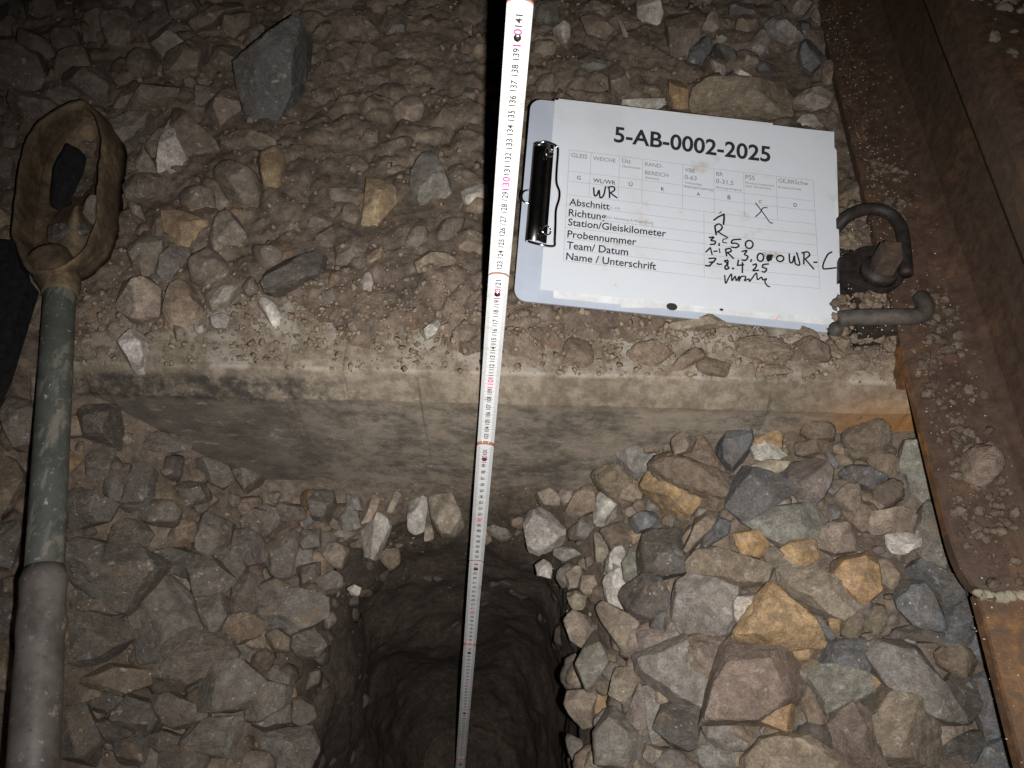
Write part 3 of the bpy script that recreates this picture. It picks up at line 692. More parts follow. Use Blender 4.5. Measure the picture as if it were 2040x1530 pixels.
stroke([(340, 890), (405, 890), (375, 930), (350, 956)], w=.0017); stroke([(345, 926), (390, 922)]); stroke([(308, 958), (350, 962)], w=.0018); stroke([(418, 940), (428, 940)], w=.0018); stroke([(432, 946), (462, 944)], w=.0016)
stroke([(520, 905), (490, 915), (522, 940), (495, 965), (500, 992), (530, 980), (512, 950), (525, 915)]); stroke([(566, 984), (574, 986)], w=.0022)
stroke([(622, 905), (612, 956), (672, 950)], sm=False, w=.0017); stroke([(660, 928), (658, 1025)], w=.0017); stroke([(758, 952), (790, 944), (785, 975), (760, 1006), (812, 1002)]); stroke([(905, 944), (858, 950), (850, 975), (886, 990), (870, 1020), (845, 1016)])
stroke([(490, 1050), (500, 1125), (530, 1070), (555, 1040), (560, 1100), (590, 1060), (600, 1100), (630, 1060), (625, 1105), (650, 1062), (690, 1065), (680, 1100), (720, 1085), (730, 1105), (790, 1030), (800, 1090), (840, 1070), (850, 1095), (885, 1085), (870, 1110), (890, 1150), (915, 1162)], w=.0015)
stroke([(725, 640), (732, 715), (757, 715), (780, 668), (790, 738), (825, 718), (846, 630)], SS, .0017); stroke([(880, 640), (885, 690), (886, 742)], SS, .0017); stroke([(868, 636), (925, 630), (936, 664), (890, 696)], SS, .0016); stroke([(900, 696), (930, 720), (962, 742)], SS, .0016)
hw.build('handwriting', M['pen'], form)
def blotch(name, cxy, rx, ry, mat, par, fn, lift=EPS * .7, seed=0, ang=0):
    r = np.random.default_rng(seed); c = fn(*cxy); n = 22; pts = []
    for k in range(n):
        t = 2 * math.pi * k / n; s = 1 + .25 * (r.random() - .5); a, b = rx * s * math.cos(t), ry * s * math.sin(t)
        pts.append(c + np.array([a * math.cos(ang) - b * math.sin(ang), a * math.sin(ang) + b * math.cos(ang)]))
    mb = MB(); mb.add([onp(*p, lift) for p in pts], [tuple(range(n))]); return mb.build(name, M[mat], par)
blotch('ink_smudge', (940, 855), .0105, .0035, 'smudge', form, RR, seed=4); 
mb = MB()
for (x, y, rx) in ((960, 1305, .0055), (1240, 1322, .0019)):
    c = Q(x, y); mb.add([cb(c[0] + rx * math.cos(t), c[1] + rx * .7 * math.sin(t), -.0004) for t in np.linspace(0, 2 * math.pi, 18, endpoint=False)], [tuple(range(18))])
mb.build('punched_spot', M['hole'], board)  # flat black discs, coloured to stand for the dark inside the holes
mb = MB(); a, b = Q(1545, 1380), Q(1567, 1355); d = np.array([.0008, .0004]); mb.add([cb(*(a - d), -.0003), cb(*(a + d), -.0003), cb(*(b + d), -.0003), cb(*(b - d), -.0003)], [(0, 1, 2, 3)]); mb.build('crayon_mark', M['orange'], board)
# spring clip
mb = MB(); prof = [(-.0185, .0005), (-.0195, .005), (-.0165, .0095), (-.0115, .0115), (-.006, .0105), (-.0025, .006), (.0005, .0038), (.0018, .0036)]
cu0 = Q(215, 395)[1]; cu1 = Q(215, 950)[1]
uo = lambda v: -.0015 + .0 * v
V = []; NL = 14
for k in range(NL + 1):
    t = k / NL; v = cu0 + (cu1 - cu0) * t; e = 1 - .35 * max(0, 1 - min(t, 1 - t) * 9) ** 2
    for a, h in prof: V.append(cb((a + .0) * 1 + .001, v, h * e))
n = len(prof); F = [(k * n + j, k * n + j + 1, (k + 1) * n + j + 1, (k + 1) * n + j) for k in range(NL) for j in range(n - 1)]
nb = len(V); V += [np.asarray(p) - CN * .0009 for p in V[:]]; F += [tuple(i + nb for i in q[::-1]) for q in F[:]]
clip = mesh_obj('clip', V, F, M['clipbody'], board)
wire = [(150, 938), (170, 945), (225, 958), (292, 964), (298, 930), (302, 840), (305, 760), (322, 700), (324, 655), (308, 605), (310, 520), (316, 440), (312, 405), (278, 385), (240, 376), (205, 388), (182, 410)]
def qh(x, y, h):
    p = cbp(1000 + x / 2.8333, 150 + y / 2.8333, h); return cb(p[0], p[1], h)
hh = [.004, .006, .008, .0065, .0055, .005, .005, .005, .005, .005, .005, .0055, .0065, .009, .011, .009, .005]
mb = MB(); mb.tube(smooth_line([qh(x, y, h) for (x, y), h in zip(wire, hh)], 5), .00135, 10); mb.build('wire_lever', M['chrome'], clip, True)
for (x, y) in ((258, 470), (243, 905)):
    c = Q(x, y); mb = MB(); mb.tube([cb(c[0] + .0045 * math.cos(t), c[1] + .0048 * math.sin(t), .0125 - .002 * math.cos(t)) for t in np.linspace(0, 2 * math.pi, 17)], .0007, 8); mb.build('ring_eyelet', M['chrome'], clip, True)
c = Q(132, 678); mb = MB(); mb.tube(smooth_line([cb(c[0] + a, c[1] + b, -.002) for a, b in ((.006, .007), (-.001, .006), (-.0035, 0), (-.001, -.006), (.006, -.007))], 4), .0012, 8); mb.build('hanging_loop', M['chrome'], board, True)

# ------------------------------------------------------------------ muddy auger with tubular handle
EE = lambda x, y: (x / 3.4, 170 + y / 3.4)
rim = [(555, 92), (450, 125), (330, 190), (235, 270), (170, 390), (135, 520), (110, 680), (85, 860), (72, 1010), (100, 1080), (135, 1170), (200, 1265), (310, 1272), (420, 1245), (520, 1180), (590, 1095), (640, 980), (655, 900), (665, 740), (672, 600), (690, 420), (690, 310), (640, 180)]
rim = smooth_line(np.array([EE(*p) for p in rim + rim[:1]]), 3)[:-1]
def rim_depth(py): return np.interp(py, [190, 545], [.85, .735])
tool = empty('soil_auger', tuple(at_depth(90, 400, .86)), 'muddy rusty bucket auger with long green grey tubular handle at the left edge', 'soil auger')
near = np.array([at_depth(x, y, rim_depth(y)) for x, y in rim]); cxy = rim.mean(0)
def far_ring(s, dd, sh, nz=0):
    out = []
    for i, (x, y) in enumerate(rim):
        xx = cxy[0] + (x - cxy[0]) * s + sh[0]; yy = cxy[1] + (y - cxy[1]) * s + sh[1]
        out.append(at_depth(xx, yy, rim_depth(y) + dd))
    return np.array(out)
rings = [near, far_ring(.99, .016, (16, 9)), far_ring(.97, .034, (36, 20)), far_ring(.93, .055, (56, 31))]
inn = [far_ring(.955, 0.0, (1, 0)), far_ring(.94, .016, (15, 8)), far_ring(.90, .034, (33, 18)), far_ring(.84, .053, (52, 29))]
def shell(rings, inn):
    n = len(rings[0]); V = np.concatenate(rings + inn); k = len(rings); F = []
    jit = fbm(V * 90, 3) * .0022; nrm = V - near.mean(0); V = V + nrm / np.linalg.norm(nrm, axis=1)[:, None] * jit[:, None]
    for a in range(k - 1):
        for j in range(n):
            F.append((a * n + j, a * n + (j + 1) % n, (a + 1) * n + (j + 1) % n, (a + 1) * n + j))
            b = k + a; F.append((b * n + j, (b + 1) * n + j, (b + 1) * n + (j + 1) % n, b * n + (j + 1) % n))
    for j in range(n):
        F.append((j, k * n + j, k * n + (j + 1) % n, (j + 1) % n)); F.append(((k - 1) * n + j, (k - 1) * n + (j + 1) % n, (2 * k - 1) * n + (j + 1) % n, (2 * k - 1) * n + j))
    return V, F
v, f = shell(rings, inn); bk = mesh_obj('bucket', v, f, M['bucket'], tool)
# collar and tube
tb0 = at_depth(121, 560, .757); tb1 = at_depth(66, 1530, .538); td = tb1 - tb0; TL_ = np.linalg.norm(td); td /= TL_
cpts = [at_depth(100, 522, .775), at_depth(110, 540, .767), tb0 + td * .004, tb0 + td * .018]
mb = MB(); mb.tube(smooth_line(cpts, 5), list(np.interp(np.linspace(0, 1, 16), [0, .4, .75, 1], [.022, .021, .0175, .0155])), 20); mb.build('collar', M['bucket'], tool, True)
def tlen(py):
    lo, hi = 0, 1.
    for _ in range(40):
        m = (lo + hi) / 2
        if pix(tb0 + td * m)[1] < py: lo = m
        else: hi = m
    return lo
sl0 = tlen(1132)
mb = MB(); mb.tube([tb0 + td * t for t in np.linspace(.004, sl0 + .02, 24)], .0141, 32); mb.build('shaft', M['shaft'], tool, True)
ss_ = np.linspace(sl0, TL_ + .25, 40); rr = [.0166 + .0006 * math.sin(k * 1.7) * (k < 8) for k in range(40)]; rr[0] = .0146
mb = MB(); mb.tube([tb0 + td * t for t in ss_], rr, 32); mb.build('grip_sleeve', M['grip'], tool, True)
# soil and stones caught in the bucket
pl_ = []
for s, dd in ((.93, .028), (.86, .034), (.75, .038), (.6, .041), (.45, .042), (.3, .042), (.12, .041)):
    pl_.append(far_ring(s, dd, (38, 21)))
V = np.concatenate(pl_); n = len(rim); V = V + UP * (fbm(V * 55, 4) * .012)[:, None]
F = [(a * n + j, a * n + (j + 1) % n, (a + 1) * n + (j + 1) % n, (a + 1) * n + j) for a in range(6) for j in range(n)] + [tuple(6 * n + j for j in range(n))]
plug = mesh_obj('packed_soil', V, F, M['bucket']); tag(plug, 'dark brown mud caked inside the auger bucket', 'soil')
hx = [EE(*p) for p in ((450, 385), (550, 440), (555, 500), (480, 560), (470, 660), (400, 720), (350, 860), (360, 620), (400, 500))]  # outline of a black lump put in for the unlit hole in the bucket floor
def lump(name, hx, dep, th, mat, seed, al):
    H_ = hull2(np.array(hx)); c_ = H_.mean(0); P_ = at_depth(*c_, dep); W_ = np.array([at_depth(*p, dep) for p in H_]) - P_; v, f = rock_shape(hull2(np.stack([W_ @ RT, W_ @ UP], 1)), th, 30, np.random.default_rng(seed), 4, 1.6, 3); o = mesh_obj(name, v @ np.stack([RT, UP, -FW], 1).T + P_, f, M[mat], loc=P_); o.color = (*al, 1); return o
LATE = lambda: tag(lump('dark_hole_lump', hx, .815, .010, 'clod', 5, (.018, .017, .018)), 'black patch standing in for the dark hole in the auger bucket floor', 'dark hole')
# black rubber sheet at the left edge
bp = [(-120, 470), (28, 478), (40, 535), (57, 556), (0, 735), (-120, 1000)]
mb = MB(); mb.prism([at_z(x, y, .045) for x, y in bp][::-1], (0, 0, -.02)); o = mb.build('rubber_sheet', M['black']); tag(o, 'black sheet with a slanted edge at the left border beside the auger handle', 'rubber sheet')

# ------------------------------------------------------------------ traced ballast stones: crop | colour,flags | outline [| own label]
CROP = dict(A=(0, 0, 2.914), B=(600, 0, 4.08), C=(1040, 0, 3.1875), D=(480, 250, 3.778), E=(0, 170, 3.4), F=(0, 500, 3.4), G=(0, 900, 2.428), H=(500, 900, 2.428),
            I=(1040, 860, 3.477), J=(1100, 600, 2.684), K=(1540, 750, 4.08), L=(1540, 1100, 3.558), M=(1100, 1100, 3.558), N=(1540, 375, 4.08), O=(0, 0, 1.), P=(500, 500, 2.914))
ALB = dict(g=('grey', (.195, .184, .166)), d=('dark grey', (.082, .075, .069)), s=('slate blue', (.098, .106, .116)), o=('ochre', (.34, .222, .105)), b=('brown', (.155, .112, .082)),
           t=('tan', (.27, .215, .155)), w=('whitish', (.42, .40, .365)), n=('greenish grey', (.165, .166, .140)), p=('pinkish', (.205, .166, .144)), c=('brown', (.225, .172, .122)), m=('brown', (.165, .122, .094)))
TR = """A|p|590,130 650,60 700,80 790,100 800,200 790,290 720,320 660,310 620,230
A|d|800,200 840,120 960,80 1000,140 940,190 870,240 830,290
A|g|870,200 1010,195 1080,260 1060,330 960,350 900,290
A|b,r|740,370 790,310 880,300 930,360 930,440 880,470 800,480 745,430
A|b,r|320,380 350,310 430,290 510,310 540,390 480,440 380,430 330,440
A|d|380,420 480,400 640,410 710,470 680,560 630,620 500,560 400,500
A|d|0,280 120,270 220,330 280,460 270,560 150,590 0,520
A|g|270,560 330,500 420,530 480,580 380,600 290,600
A|p|100,570 240,590 330,600 230,690 150,770 70,690
A|g|0,730 70,730 130,800 100,880 0,910
A|d|0,910 90,920 80,1040 0,1060
A|p|690,560 740,500 820,510 800,540 720,630 660,660
A|b|660,670 800,560 900,490 1060,510 1040,560 900,640 760,680
A|g|620,740 760,680 900,680 880,780 800,850 680,890 640,830
A|m|850,840 940,730 970,760 930,880 900,950
A|b|1010,640 1110,690 1180,760 1280,860 1290,910 1100,940 1020,920 1000,800|brown wedge shaped stone with a pointed top, leaning over a pale fragment
A|w|920,960 950,830 1000,720 1000,860 1030,930 1090,950 1060,1010 960,1030 920,1010|pale narrow stone face showing under the brown wedge shaped stone
A|g|790,960 830,850 900,950 920,1020 810,1010
A|d|710,1080 760,1030 900,1030 1010,1060 1000,1170 900,1190 730,1160
A|s|1385,390 1530,320 1620,230 1720,190 1800,240 1790,350 1760,480 1760,600 1680,720 1600,780 1480,750 1410,640 1390,520|big slate grey stone peppered with white grains, largest of the upper left
A|g|1150,490 1220,510 1330,520 1310,570 1190,640 1150,640
A|b|1190,640 1330,530 1390,560 1410,720 1270,820 1220,700
A|b|1290,850 1420,770 1560,810 1620,850 1500,880 1400,890
A|o,r|1500,900 1620,870 1670,960 1660,1060 1600,1130 1550,1130 1520,1050 1495,960|smooth egg shaped ochre pebble set in brown soil below the big slate stone
A|t,r|1260,1010 1380,960 1480,1020 1540,1100 1540,1220 1430,1260 1300,1150 1255,1060
A|b,r|1050,1120 1120,1090 1230,1100 1250,1200 1180,1260 1070,1220
A|o|960,1240 1040,1230 1090,1260 1160,1250 1230,1310 1190,1420 1080,1440 990,1410 950,1310|pale ochre stone with a notched top edge, right of the auger bucket
A|t,r|1210,1400 1250,1260 1320,1240 1400,1330 1440,1420 1390,1510 1290,1510 1230,1460
A|b|860,1280 960,1170 1020,1200 960,1250 970,1340 1000,1430 880,1400
A|g|770,1450 850,1395 980,1400 960,1530 790,1560 755,1490
A|b|1210,400 1280,310 1390,280 1420,320 1380,440 1260,420
A|b|1420,230 1470,170 1540,160 1530,290 1430,280
A|b|1550,180 1640,190 1570,300 1545,290
A|w|1245,1130 1290,1130 1340,1190 1320,1230 1260,1230
A|g|740,1180 830,1230 850,1290 770,1260
A|b|1320,130 1400,90 1500,110 1490,170 1410,220 1330,290 1290,260
A|d|500,100 580,70 640,80 590,150 600,250 540,320 500,240
A|d|330,180 400,160 470,180 500,290 430,280 320,300 300,240
A|d,r|110,180 230,200 290,240 310,300 340,330 270,380 200,330 110,300
A|d|960,0 1150,0 1180,80 1090,150 1000,140 970,60
A|p|860,0 950,0 960,50 900,70 860,40
A|s|520,620 600,620 640,680 590,720 540,680
A|b|1100,160 1290,60 1400,20 1410,70 1320,120 1240,200 1150,220
A|b|950,350 1050,340 1190,230 1200,330 1170,470 1050,480 930,470
A|d,r|1070,470 1130,450 1160,500 1120,530 1080,510
A|d|150,0 330,0 340,90 250,150 170,120
A|d|0,60 90,40 110,160 60,250 0,240
A|d|600,0 760,0 840,40 780,80 680,70
B|t|230,200 290,140 400,170 620,190 660,240 640,300 480,320 250,300
B|s|670,230 740,160 850,150 910,200 890,270 780,340 700,300
B|b|80,280 130,200 230,150 240,280 210,320 90,310
B|m,r|90,500 220,440 370,450 330,600 180,630 110,570
B|t,r|220,380 300,330 390,340 430,400 340,460 240,440
B|m|370,560 470,400 560,340 650,380 690,520 620,590 480,600
B|t|480,600 600,590 700,660 820,670 790,725 620,710 500,650
B|g|820,600 880,550 990,540 1030,600 920,660 850,650
B|t,r|750,780 830,700 910,680 935,740 880,780
B|t,r|740,890 850,800 930,790 1000,860 990,980 900,1050 790,1020 740,960|round tan stone embedded in brown soil midway between the big slate stone and the rule
B|b,r|40,800 110,700 220,690 280,780 270,860 160,870 60,850
B|t,r|140,960 230,970 330,1010 330,1100 230,1180 160,1110
B|t|460,1170 520,1020 600,1000 660,1060 650,1150 560,1250 480,1250
B|b,r|450,850 560,780 690,800 700,880 620,960 500,1000 460,930
B|t,r|380,1290 450,1250 540,1300 560,1380 440,1410 375,1370
B|b,r|660,1150 880,1060 920,1130 870,1230 700,1310 590,1290 590,1230
B|g|760,430 860,410 1010,440 880,470 770,470
B|t|1310,180 1390,180 1390,280 1330,320 1300,260
B|s|1280,860 1340,700 1440,680 1420,800 1370,880
B|t,r|1330,910 1420,900 1500,960 1420,1010 1340,980
B|b|1300,330 1400,340 1420,440 1360,480 1300,420
B|d|130,10 330,0 480,20 430,110 250,90
B|b,r|900,130 1020,60 1110,180 1080,260 960,230
B|m|520,10 700,0 720,100 600,140
D|g|1320,240 1380,180 1440,170 1510,290 1560,400 1570,500 1600,590 1560,640 1380,640 1290,560 1270,470 1280,330|pointed grey stone with a rusty shoulder and white crust, left of the rule
D|w|1650,510 1740,470 1850,460 1850,630 1710,650 1670,600|square whitish stone close against the shadow of the rule
D|o|920,700 950,400 1060,420 1170,500 1190,590 1080,720 1010,810 910,760|tall ochre brown block with straight left edge, in soil left of the pointed grey stone
D|t|660,470 930,475 925,580 850,570 760,600 690,580
D|m,r|740,620 800,570 880,600 890,720 810,770 730,700
D|t|240,830 270,750 360,700 440,760 470,850 350,860
D|m|490,700 620,620 700,660 700,740 560,810 480,780
D|b|560,820 670,760 730,750 720,850 700,950 620,930
D|m|700,900 840,820 960,880 960,1020 900,1110 740,1120 680,1020
D|d|150,1230 210,1120 400,990 530,940 600,970 650,1060 580,1170 400,1250 260,1280 170,1270|dark slanted slab with pale edge veins lying above the sleeper
D|t|1290,1030 1430,930 1580,940 1640,1000 1560,1090 1440,1120 1320,1100
D|t,r|1600,870 1660,790 1760,780 1840,820 1840,1000 1740,1030 1640,960
D|o|950,980 1060,930 1060,1010 1020,1070 950,1050
D|w|890,1170 970,1090 1000,1190 980,1260 910,1240
D|t|1050,1040 1130,1030 1140,1130 1080,1170 1050,1110
D|s,r|1340,1160 1420,1120 1480,1150 1460,1200 1360,1200
D|t|570,1280 690,1220 780,1220 760,1290 650,1350 590,1330
P|w,r|45,300 90,275 150,310 185,380 180,450 150,470 120,420 80,340|curved sausage like pale pebble at the edge of the bare sleeper top
D|b,r|20,1240 90,1160 140,1210 140,1270 60,1290
D|b,r|60,880 200,900 320,970 300,1060 140,1090 80,1000
D|t|810,260 940,250 960,340 820,360
D|b,r|1080,330 1180,280 1280,300 1220,370 1100,370
D|b,r|1230,860 1290,780 1390,750 1420,850 1330,950 1250,900
D|b,r|1460,820 1540,690 1700,690 1680,780 1600,860 1500,900
P|w|965,460 1060,390 1100,430 1070,490 1000,520|small white stone in loose brown soil just above the sleeper, left of the rule
P|t,r|800,490 850,370 890,420 880,520 830,550
P|b|1160,480 1230,400 1340,400 1330,480 1240,540 1170,530
P|b|1230,290 1340,220 1340,380 1280,390 1230,340
P|b|400,200 450,190 540,220 530,300 430,310
P|b,r|440,360 520,320 510,400 460,410
P|b|560,420 640,390 640,450 580,470
P|t,r|500,500 560,500 560,550 510,555
P|t|960,80 1030,20 1170,30 1150,100 1060,130 970,110
F|t|780,330 830,210 990,180 1050,220 1100,280 1090,470 1020,520 890,490 790,400|large rounded grey tan stone on the sleeper's left end, next to the handle
F|c|1110,400 1160,220 1230,190 1310,230 1390,370 1370,490 1230,540 1130,470|brown tan stone leaning on the large grey tan one at the sleeper's left end
F|w|1380,300 1420,270 1590,250 1640,290 1560,400 1440,430 1400,370
F|g|1410,450 1520,425 1560,450 1540,530 1430,520
F|w|810,630 900,560 950,545 1030,640 1030,740 990,830 930,810 860,710|pale heart shaped stone lying alone on the sleeper edge near the handle
F|t|890,60 920,0 1110,0 1040,200 960,170 890,110
F|s|1050,200 1110,0 1260,0 1300,30 1280,110 1160,200 1120,260
F|t,r|1280,90 1340,50 1430,0 1490,60 1590,160 1550,220 1380,250 1300,220
F|t,r|1640,250 1700,180 1750,200 1760,290 1690,310
F|t|1170,500 1270,540 1200,620
F|w,r|1320,520 1390,500 1410,550 1340,560
F|d|520,1140 600,1070 780,1060 830,1080 790,1160 800,1350 680,1320 570,1290|dark stone with white veins between the handle and the sleeper face
F|d|940,1270 1000,1215 1060,1240 1250,1290 1260,1370 1100,1360 960,1330
F|d|610,1400 760,1330 770,1400 720,1530 590,1530
F|d,r|730,1530 760,1450 880,1440 860,1530
F|p|20,1080 60,990 150,1010 240,1080 210,1320 110,1280 70,1180|pinkish brown stone with a white crusted rim left of the handle
F|b,r|200,850 260,790 250,1040 210,1000
G|s,r|565,250 620,150 660,80 720,75 745,120 735,220 690,275 620,270|smooth dark slate pebble standing tilted below the sleeper face on the left
G|d|520,130 560,60 640,70 610,160 570,230 520,180
G|b,r|670,290 740,240 830,240 870,290 850,340 740,350 690,330
G|b,r|530,430 550,360 620,330 690,350 730,400 700,450 600,465
G|d,r|410,570 440,500 530,475 650,480 740,520 790,580 760,620 650,690 610,760 540,750 460,690 415,630|large rounded dark stone, biggest of those just right of the handle
G|d,r|740,500 860,470 940,500 950,570 880,600 800,560
G|n|890,480 950,470 1050,530 1130,620 1120,660 960,690 940,560
G|p|930,400 990,300 1110,360 1080,450 1090,520 1000,510 935,460
G|o,r|820,380 900,340 950,340 930,430 850,450
G|g,r|660,860 700,750 760,640 830,630 920,720 990,880 900,960 780,1000 680,1000|large grey speckled stone in the middle of the left heap
G|d,r|310,850 390,790 540,800 640,860 620,930 480,1000 340,1020 305,950
G|o|415,1090 470,1050 620,1010 760,1040 740,1120 650,1165 530,1150 430,1120|rough ochre lens shaped stone in the lower left heap
G|b|690,1060 800,1010 950,990 1000,880 1090,930 1120,1010 1010,1090 900,1140 760,1110
G|g,r|950,740 1000,700 1090,710 1110,800 1060,880 990,880
G|d|1110,480 1160,490 1200,560 1160,620 1090,550
G|p|1100,400 1180,380 1260,420 1290,530 1200,560 1120,480
G|b|1140,640 1200,590 1270,620 1270,720 1180,780 1120,730
G|b|1180,330 1250,270 1330,270 1340,360 1260,410 1200,380
G|o,r|1100,810 1200,790 1280,830 1250,900 1150,930 1090,890
G|d|580,1240 640,1180 740,1210 790,1290 740,1380 650,1340 580,1280
G|p|720,1200 860,1170 990,1240 990,1300 860,1330 790,1290
G|g,r|970,1200 1060,1050 1180,1030 1260,1120 1230,1220 1110,1250 1010,1250
G|n,r|1190,1200 1290,1110 1400,1140 1390,1230 1270,1300 1180,1290
G|g,r|870,1400 960,1300 1090,1290 1130,1360 1130,1470 1000,1460 890,1440
G|b,r|765,1500 800,1420 870,1430 930,1500 900,1540 770,1540
G|p|300,1280 420,1240 440,1370 470,1440 420,1510 290,1500
G|d|440,1310 560,1300 700,1340 700,1420 560,1440 460,1400
G|d|560,1420 680,1360 720,1440 690,1510 570,1490
G|d|710,1380 800,1340 870,1370 870,1420 780,1450
G|d,r|320,420 380,400 500,430 520,560 400,650 340,600 310,500
G|d|320,200 400,190 500,240 560,260 520,330 380,370 330,340
G|b|340,720 410,640 460,700 600,770 520,790 390,780
G|g,r|870,30 950,20 1080,60 1120,120 1060,170 930,110
G|d,r|870,150 990,150 1010,230 900,270 850,220
G|n,r|1120,40 1220,60 1300,100 1200,200 1140,120
G|t,r|780,90 820,75 840,100 800,120
G|p,r|890,45 925,30 920,60 895,65
G|o,r|0,40 70,40 120,90 125,160 60,240 0,300|lumpy ochre brown stone at the left border beside the handle
G|o|0,950 40,950 50,1060 50,1140 0,1150
G|b|0,640 80,610 90,690 0,700
G|d|0,710 90,710 60,880 0,900
G|d|0,330 90,300 110,420 60,560 0,560
G|d|380,1170 560,1160 600,1200 520,1260 400,1240
G|b|640,700 740,700 700,830 640,850
H|w,r|540,380 600,300 650,300 670,370 640,440 610,510 545,490|pale knobbly stone hanging over the upper left rim of the pit
H|w,r|760,250 780,200 840,200 850,270 830,360 800,390 760,320|pale drop shaped stone hanging under the sleeper into the pit
H|t,r|865,260 890,190 960,210 1020,330 980,400 920,400 880,340|wide tan stone hanging under the sleeper just left of the rule
H|t|840,360 870,350 880,410 840,425
H|g,r|430,330 460,280 510,290 525,360 470,380
H|t|540,330 590,220 620,220 590,310 560,340
H|t|660,290 700,200 720,220 680,290
H|t|400,400 440,380 490,390 450,420
H|t,r|330,470 380,445 450,460 465,500 430,560 390,550
H|w|470,660 500,645 530,660 520,695 490,690
H|g,r|340,630 400,590 440,600 430,650 360,680 320,660
H|n,r|80,430 150,385 230,420 200,520 180,610 100,570 75,500
H|p,r|50,640 110,610 200,660 160,690 60,720
H|g,r|50,740 200,670 330,690 355,770 280,830 200,870 100,830|big grey stone overhanging the left rim of the pit
H|g|200,870 300,850 350,900 370,930 320,990 230,990 190,930
H|o,r|75,890 130,860 190,910 180,970 100,960
H|g|60,1090 130,1060 200,1100 190,1170 110,1200
H|p,r|190,1210 240,1190 300,1230 310,1280 250,1320 200,1290
H|g,r|0,1180 100,1150 180,1220 180,1300 60,1330 0,1310
H|g,r|20,1380 150,1360 290,1340 310,1420 290,1530 60,1530 0,1450|big smooth grey stone at the bottom left rim of the pit
H|p|0,300 100,270 140,350 60,410 0,400
H|t|130,250 250,270 270,320 170,340
H|g,r|280,260 330,200 400,200 410,280 360,350 300,340
H|g,r|470,210 530,230 540,280 480,280
H|g,r|230,400 330,380 330,450 260,470
H|p,r|220,560 330,540 330,600 240,640
I|w,r|30,680 70,570 130,545 220,600 280,670 270,760 200,810 120,830 50,780|large pale round stone bulging from the right wall of the pit beside the rule
I|w|100,930 150,890 200,930 190,1010 110,990
I|g,r|250,960 300,920 380,940 390,1040 300,1060 250,1010
I|t,r|320,1150 370,1110 440,1140 430,1220 360,1230
I|t,r|310,1330 370,1260 450,1290 500,1370 430,1480 350,1440
I|c|320,560 370,470 500,380 490,480 480,560 400,590
I|w|500,470 540,440 680,500 600,560 570,640 510,630
I|c,k|500,300 560,240 700,300 800,360 780,440 690,510 590,450 520,370
I|c,k|560,660 650,620 740,620 770,720 740,790 640,810 600,740
I|w|590,880 640,820 740,800 720,880 660,970 600,960
I|g|700,960 740,830 800,820 830,960 760,1060 710,1040
I|b,r|440,880 490,865 500,920 450,935
I|s|750,590 860,540 940,580 880,660 780,690
I|g|380,640 440,570 490,590 480,660 420,730 370,700
I|t,r|400,1010 500,1010 530,1120 460,1150 400,1090
I|t,r|500,720 580,700 600,860 520,900
I|t,r|90,430 180,400 260,440 240,510 130,510
I|t|260,410 350,400 340,480 290,500
I|g,r|230,830 330,800 400,850 300,900
J|g|310,790 360,735 450,720 470,790 540,810 530,880 430,930 330,880|grey purple stone with a white crusted face, at the top left of the right heap
J|c,k|475,730 510,690 580,700 575,800 490,810
J|c,k|580,730 620,720 640,790 590,810
J|b|640,740 680,720 760,720 730,800 660,820
J|c,k|710,830 760,760 830,740 900,850 950,920 900,950 760,920
J|c,k|550,880 640,830 760,930 900,950 990,930 1000,1000 930,1060 800,1010 640,960
J|s|890,790 920,720 1000,680 1055,690 1060,790 1000,850 960,920 910,870|dark slate shard standing upright at the sleeper face in the right heap
J|o|1060,760 1160,700 1250,670 1250,790 1160,750
J|w|1070,790 1150,750 1240,820 1180,860 1090,840
J|t|1080,870 1150,850 1260,870 1250,920 1150,930
J|c,k|1340,700 1370,630 1430,610 1500,650 1500,730 1400,740
J|c,k|1310,780 1360,750 1490,740 1480,800 1380,830 1320,820
J|c,k|1560,720 1620,680 1700,660 1760,700 1790,770 1700,850 1600,830 1565,790
J|p|1280,920 1320,860 1430,835 1500,850 1550,890 1530,970 1480,1040 1430,1090 1340,1040 1270,980|large pinkish stone in the upper right heap, right of the slate triangle
J|s|1530,900 1590,865 1680,870 1780,930 1750,980 1680,1005 1600,980 1540,950
J|c,k|1700,860 1790,810 1860,870 1860,940 1790,930
J|t,k|1510,1050 1570,990 1630,990 1650,1070 1610,1130 1540,1110
J|b,k|1700,1010 1800,970 1860,1000 1850,1060 1760,1120 1700,1080
J|o|490,960 530,930 630,960 710,1020 830,1050 780,1110 730,1165 650,1120 560,1060 500,1010|bright rusty ochre slab, leftmost ochre stone of the upper right heap
J|s|1020,960 1060,890 1140,910 1200,970 1280,990 1230,1040 1130,1100 1030,1170 960,1170 970,1080|slate blue triangular stone in the centre of the upper right heap
J|n|1050,1200 1170,1120 1290,1100 1430,1130 1400,1220 1320,1290 1220,1310 1130,1260|greenish grey curved stone directly below the slate blue triangular stone
J|c|710,1320 770,1180 850,1120 880,1150 830,1250 740,1340
J|s|800,1320 830,1230 890,1150 940,1180 920,1250 850,1300
J|o|980,1250 1080,1230 1150,1310 1100,1370 1000,1340
J|d|460,1280 520,1240 720,1230 700,1340 740,1400 700,1450 580,1470 480,1440|big flat dark grey stone with clinging mud at the left of the right heap
J|o|1230,1330 1290,1280 1400,1290 1400,1400 1330,1430 1240,1420
J|t,k|1130,1330 1210,1320 1240,1400 1160,1420
J|t|1410,1230 1530,1180 1610,1230 1600,1330 1500,1350 1420,1310
J|w|1790,1270 1850,1240 1960,1250 1970,1300 1900,1340 1830,1350|white quartz stone near the rail foot in the right heap
J|t|1700,1170 1780,1130 1860,1110 1960,1130 1960,1230 1850,1230 1790,1250
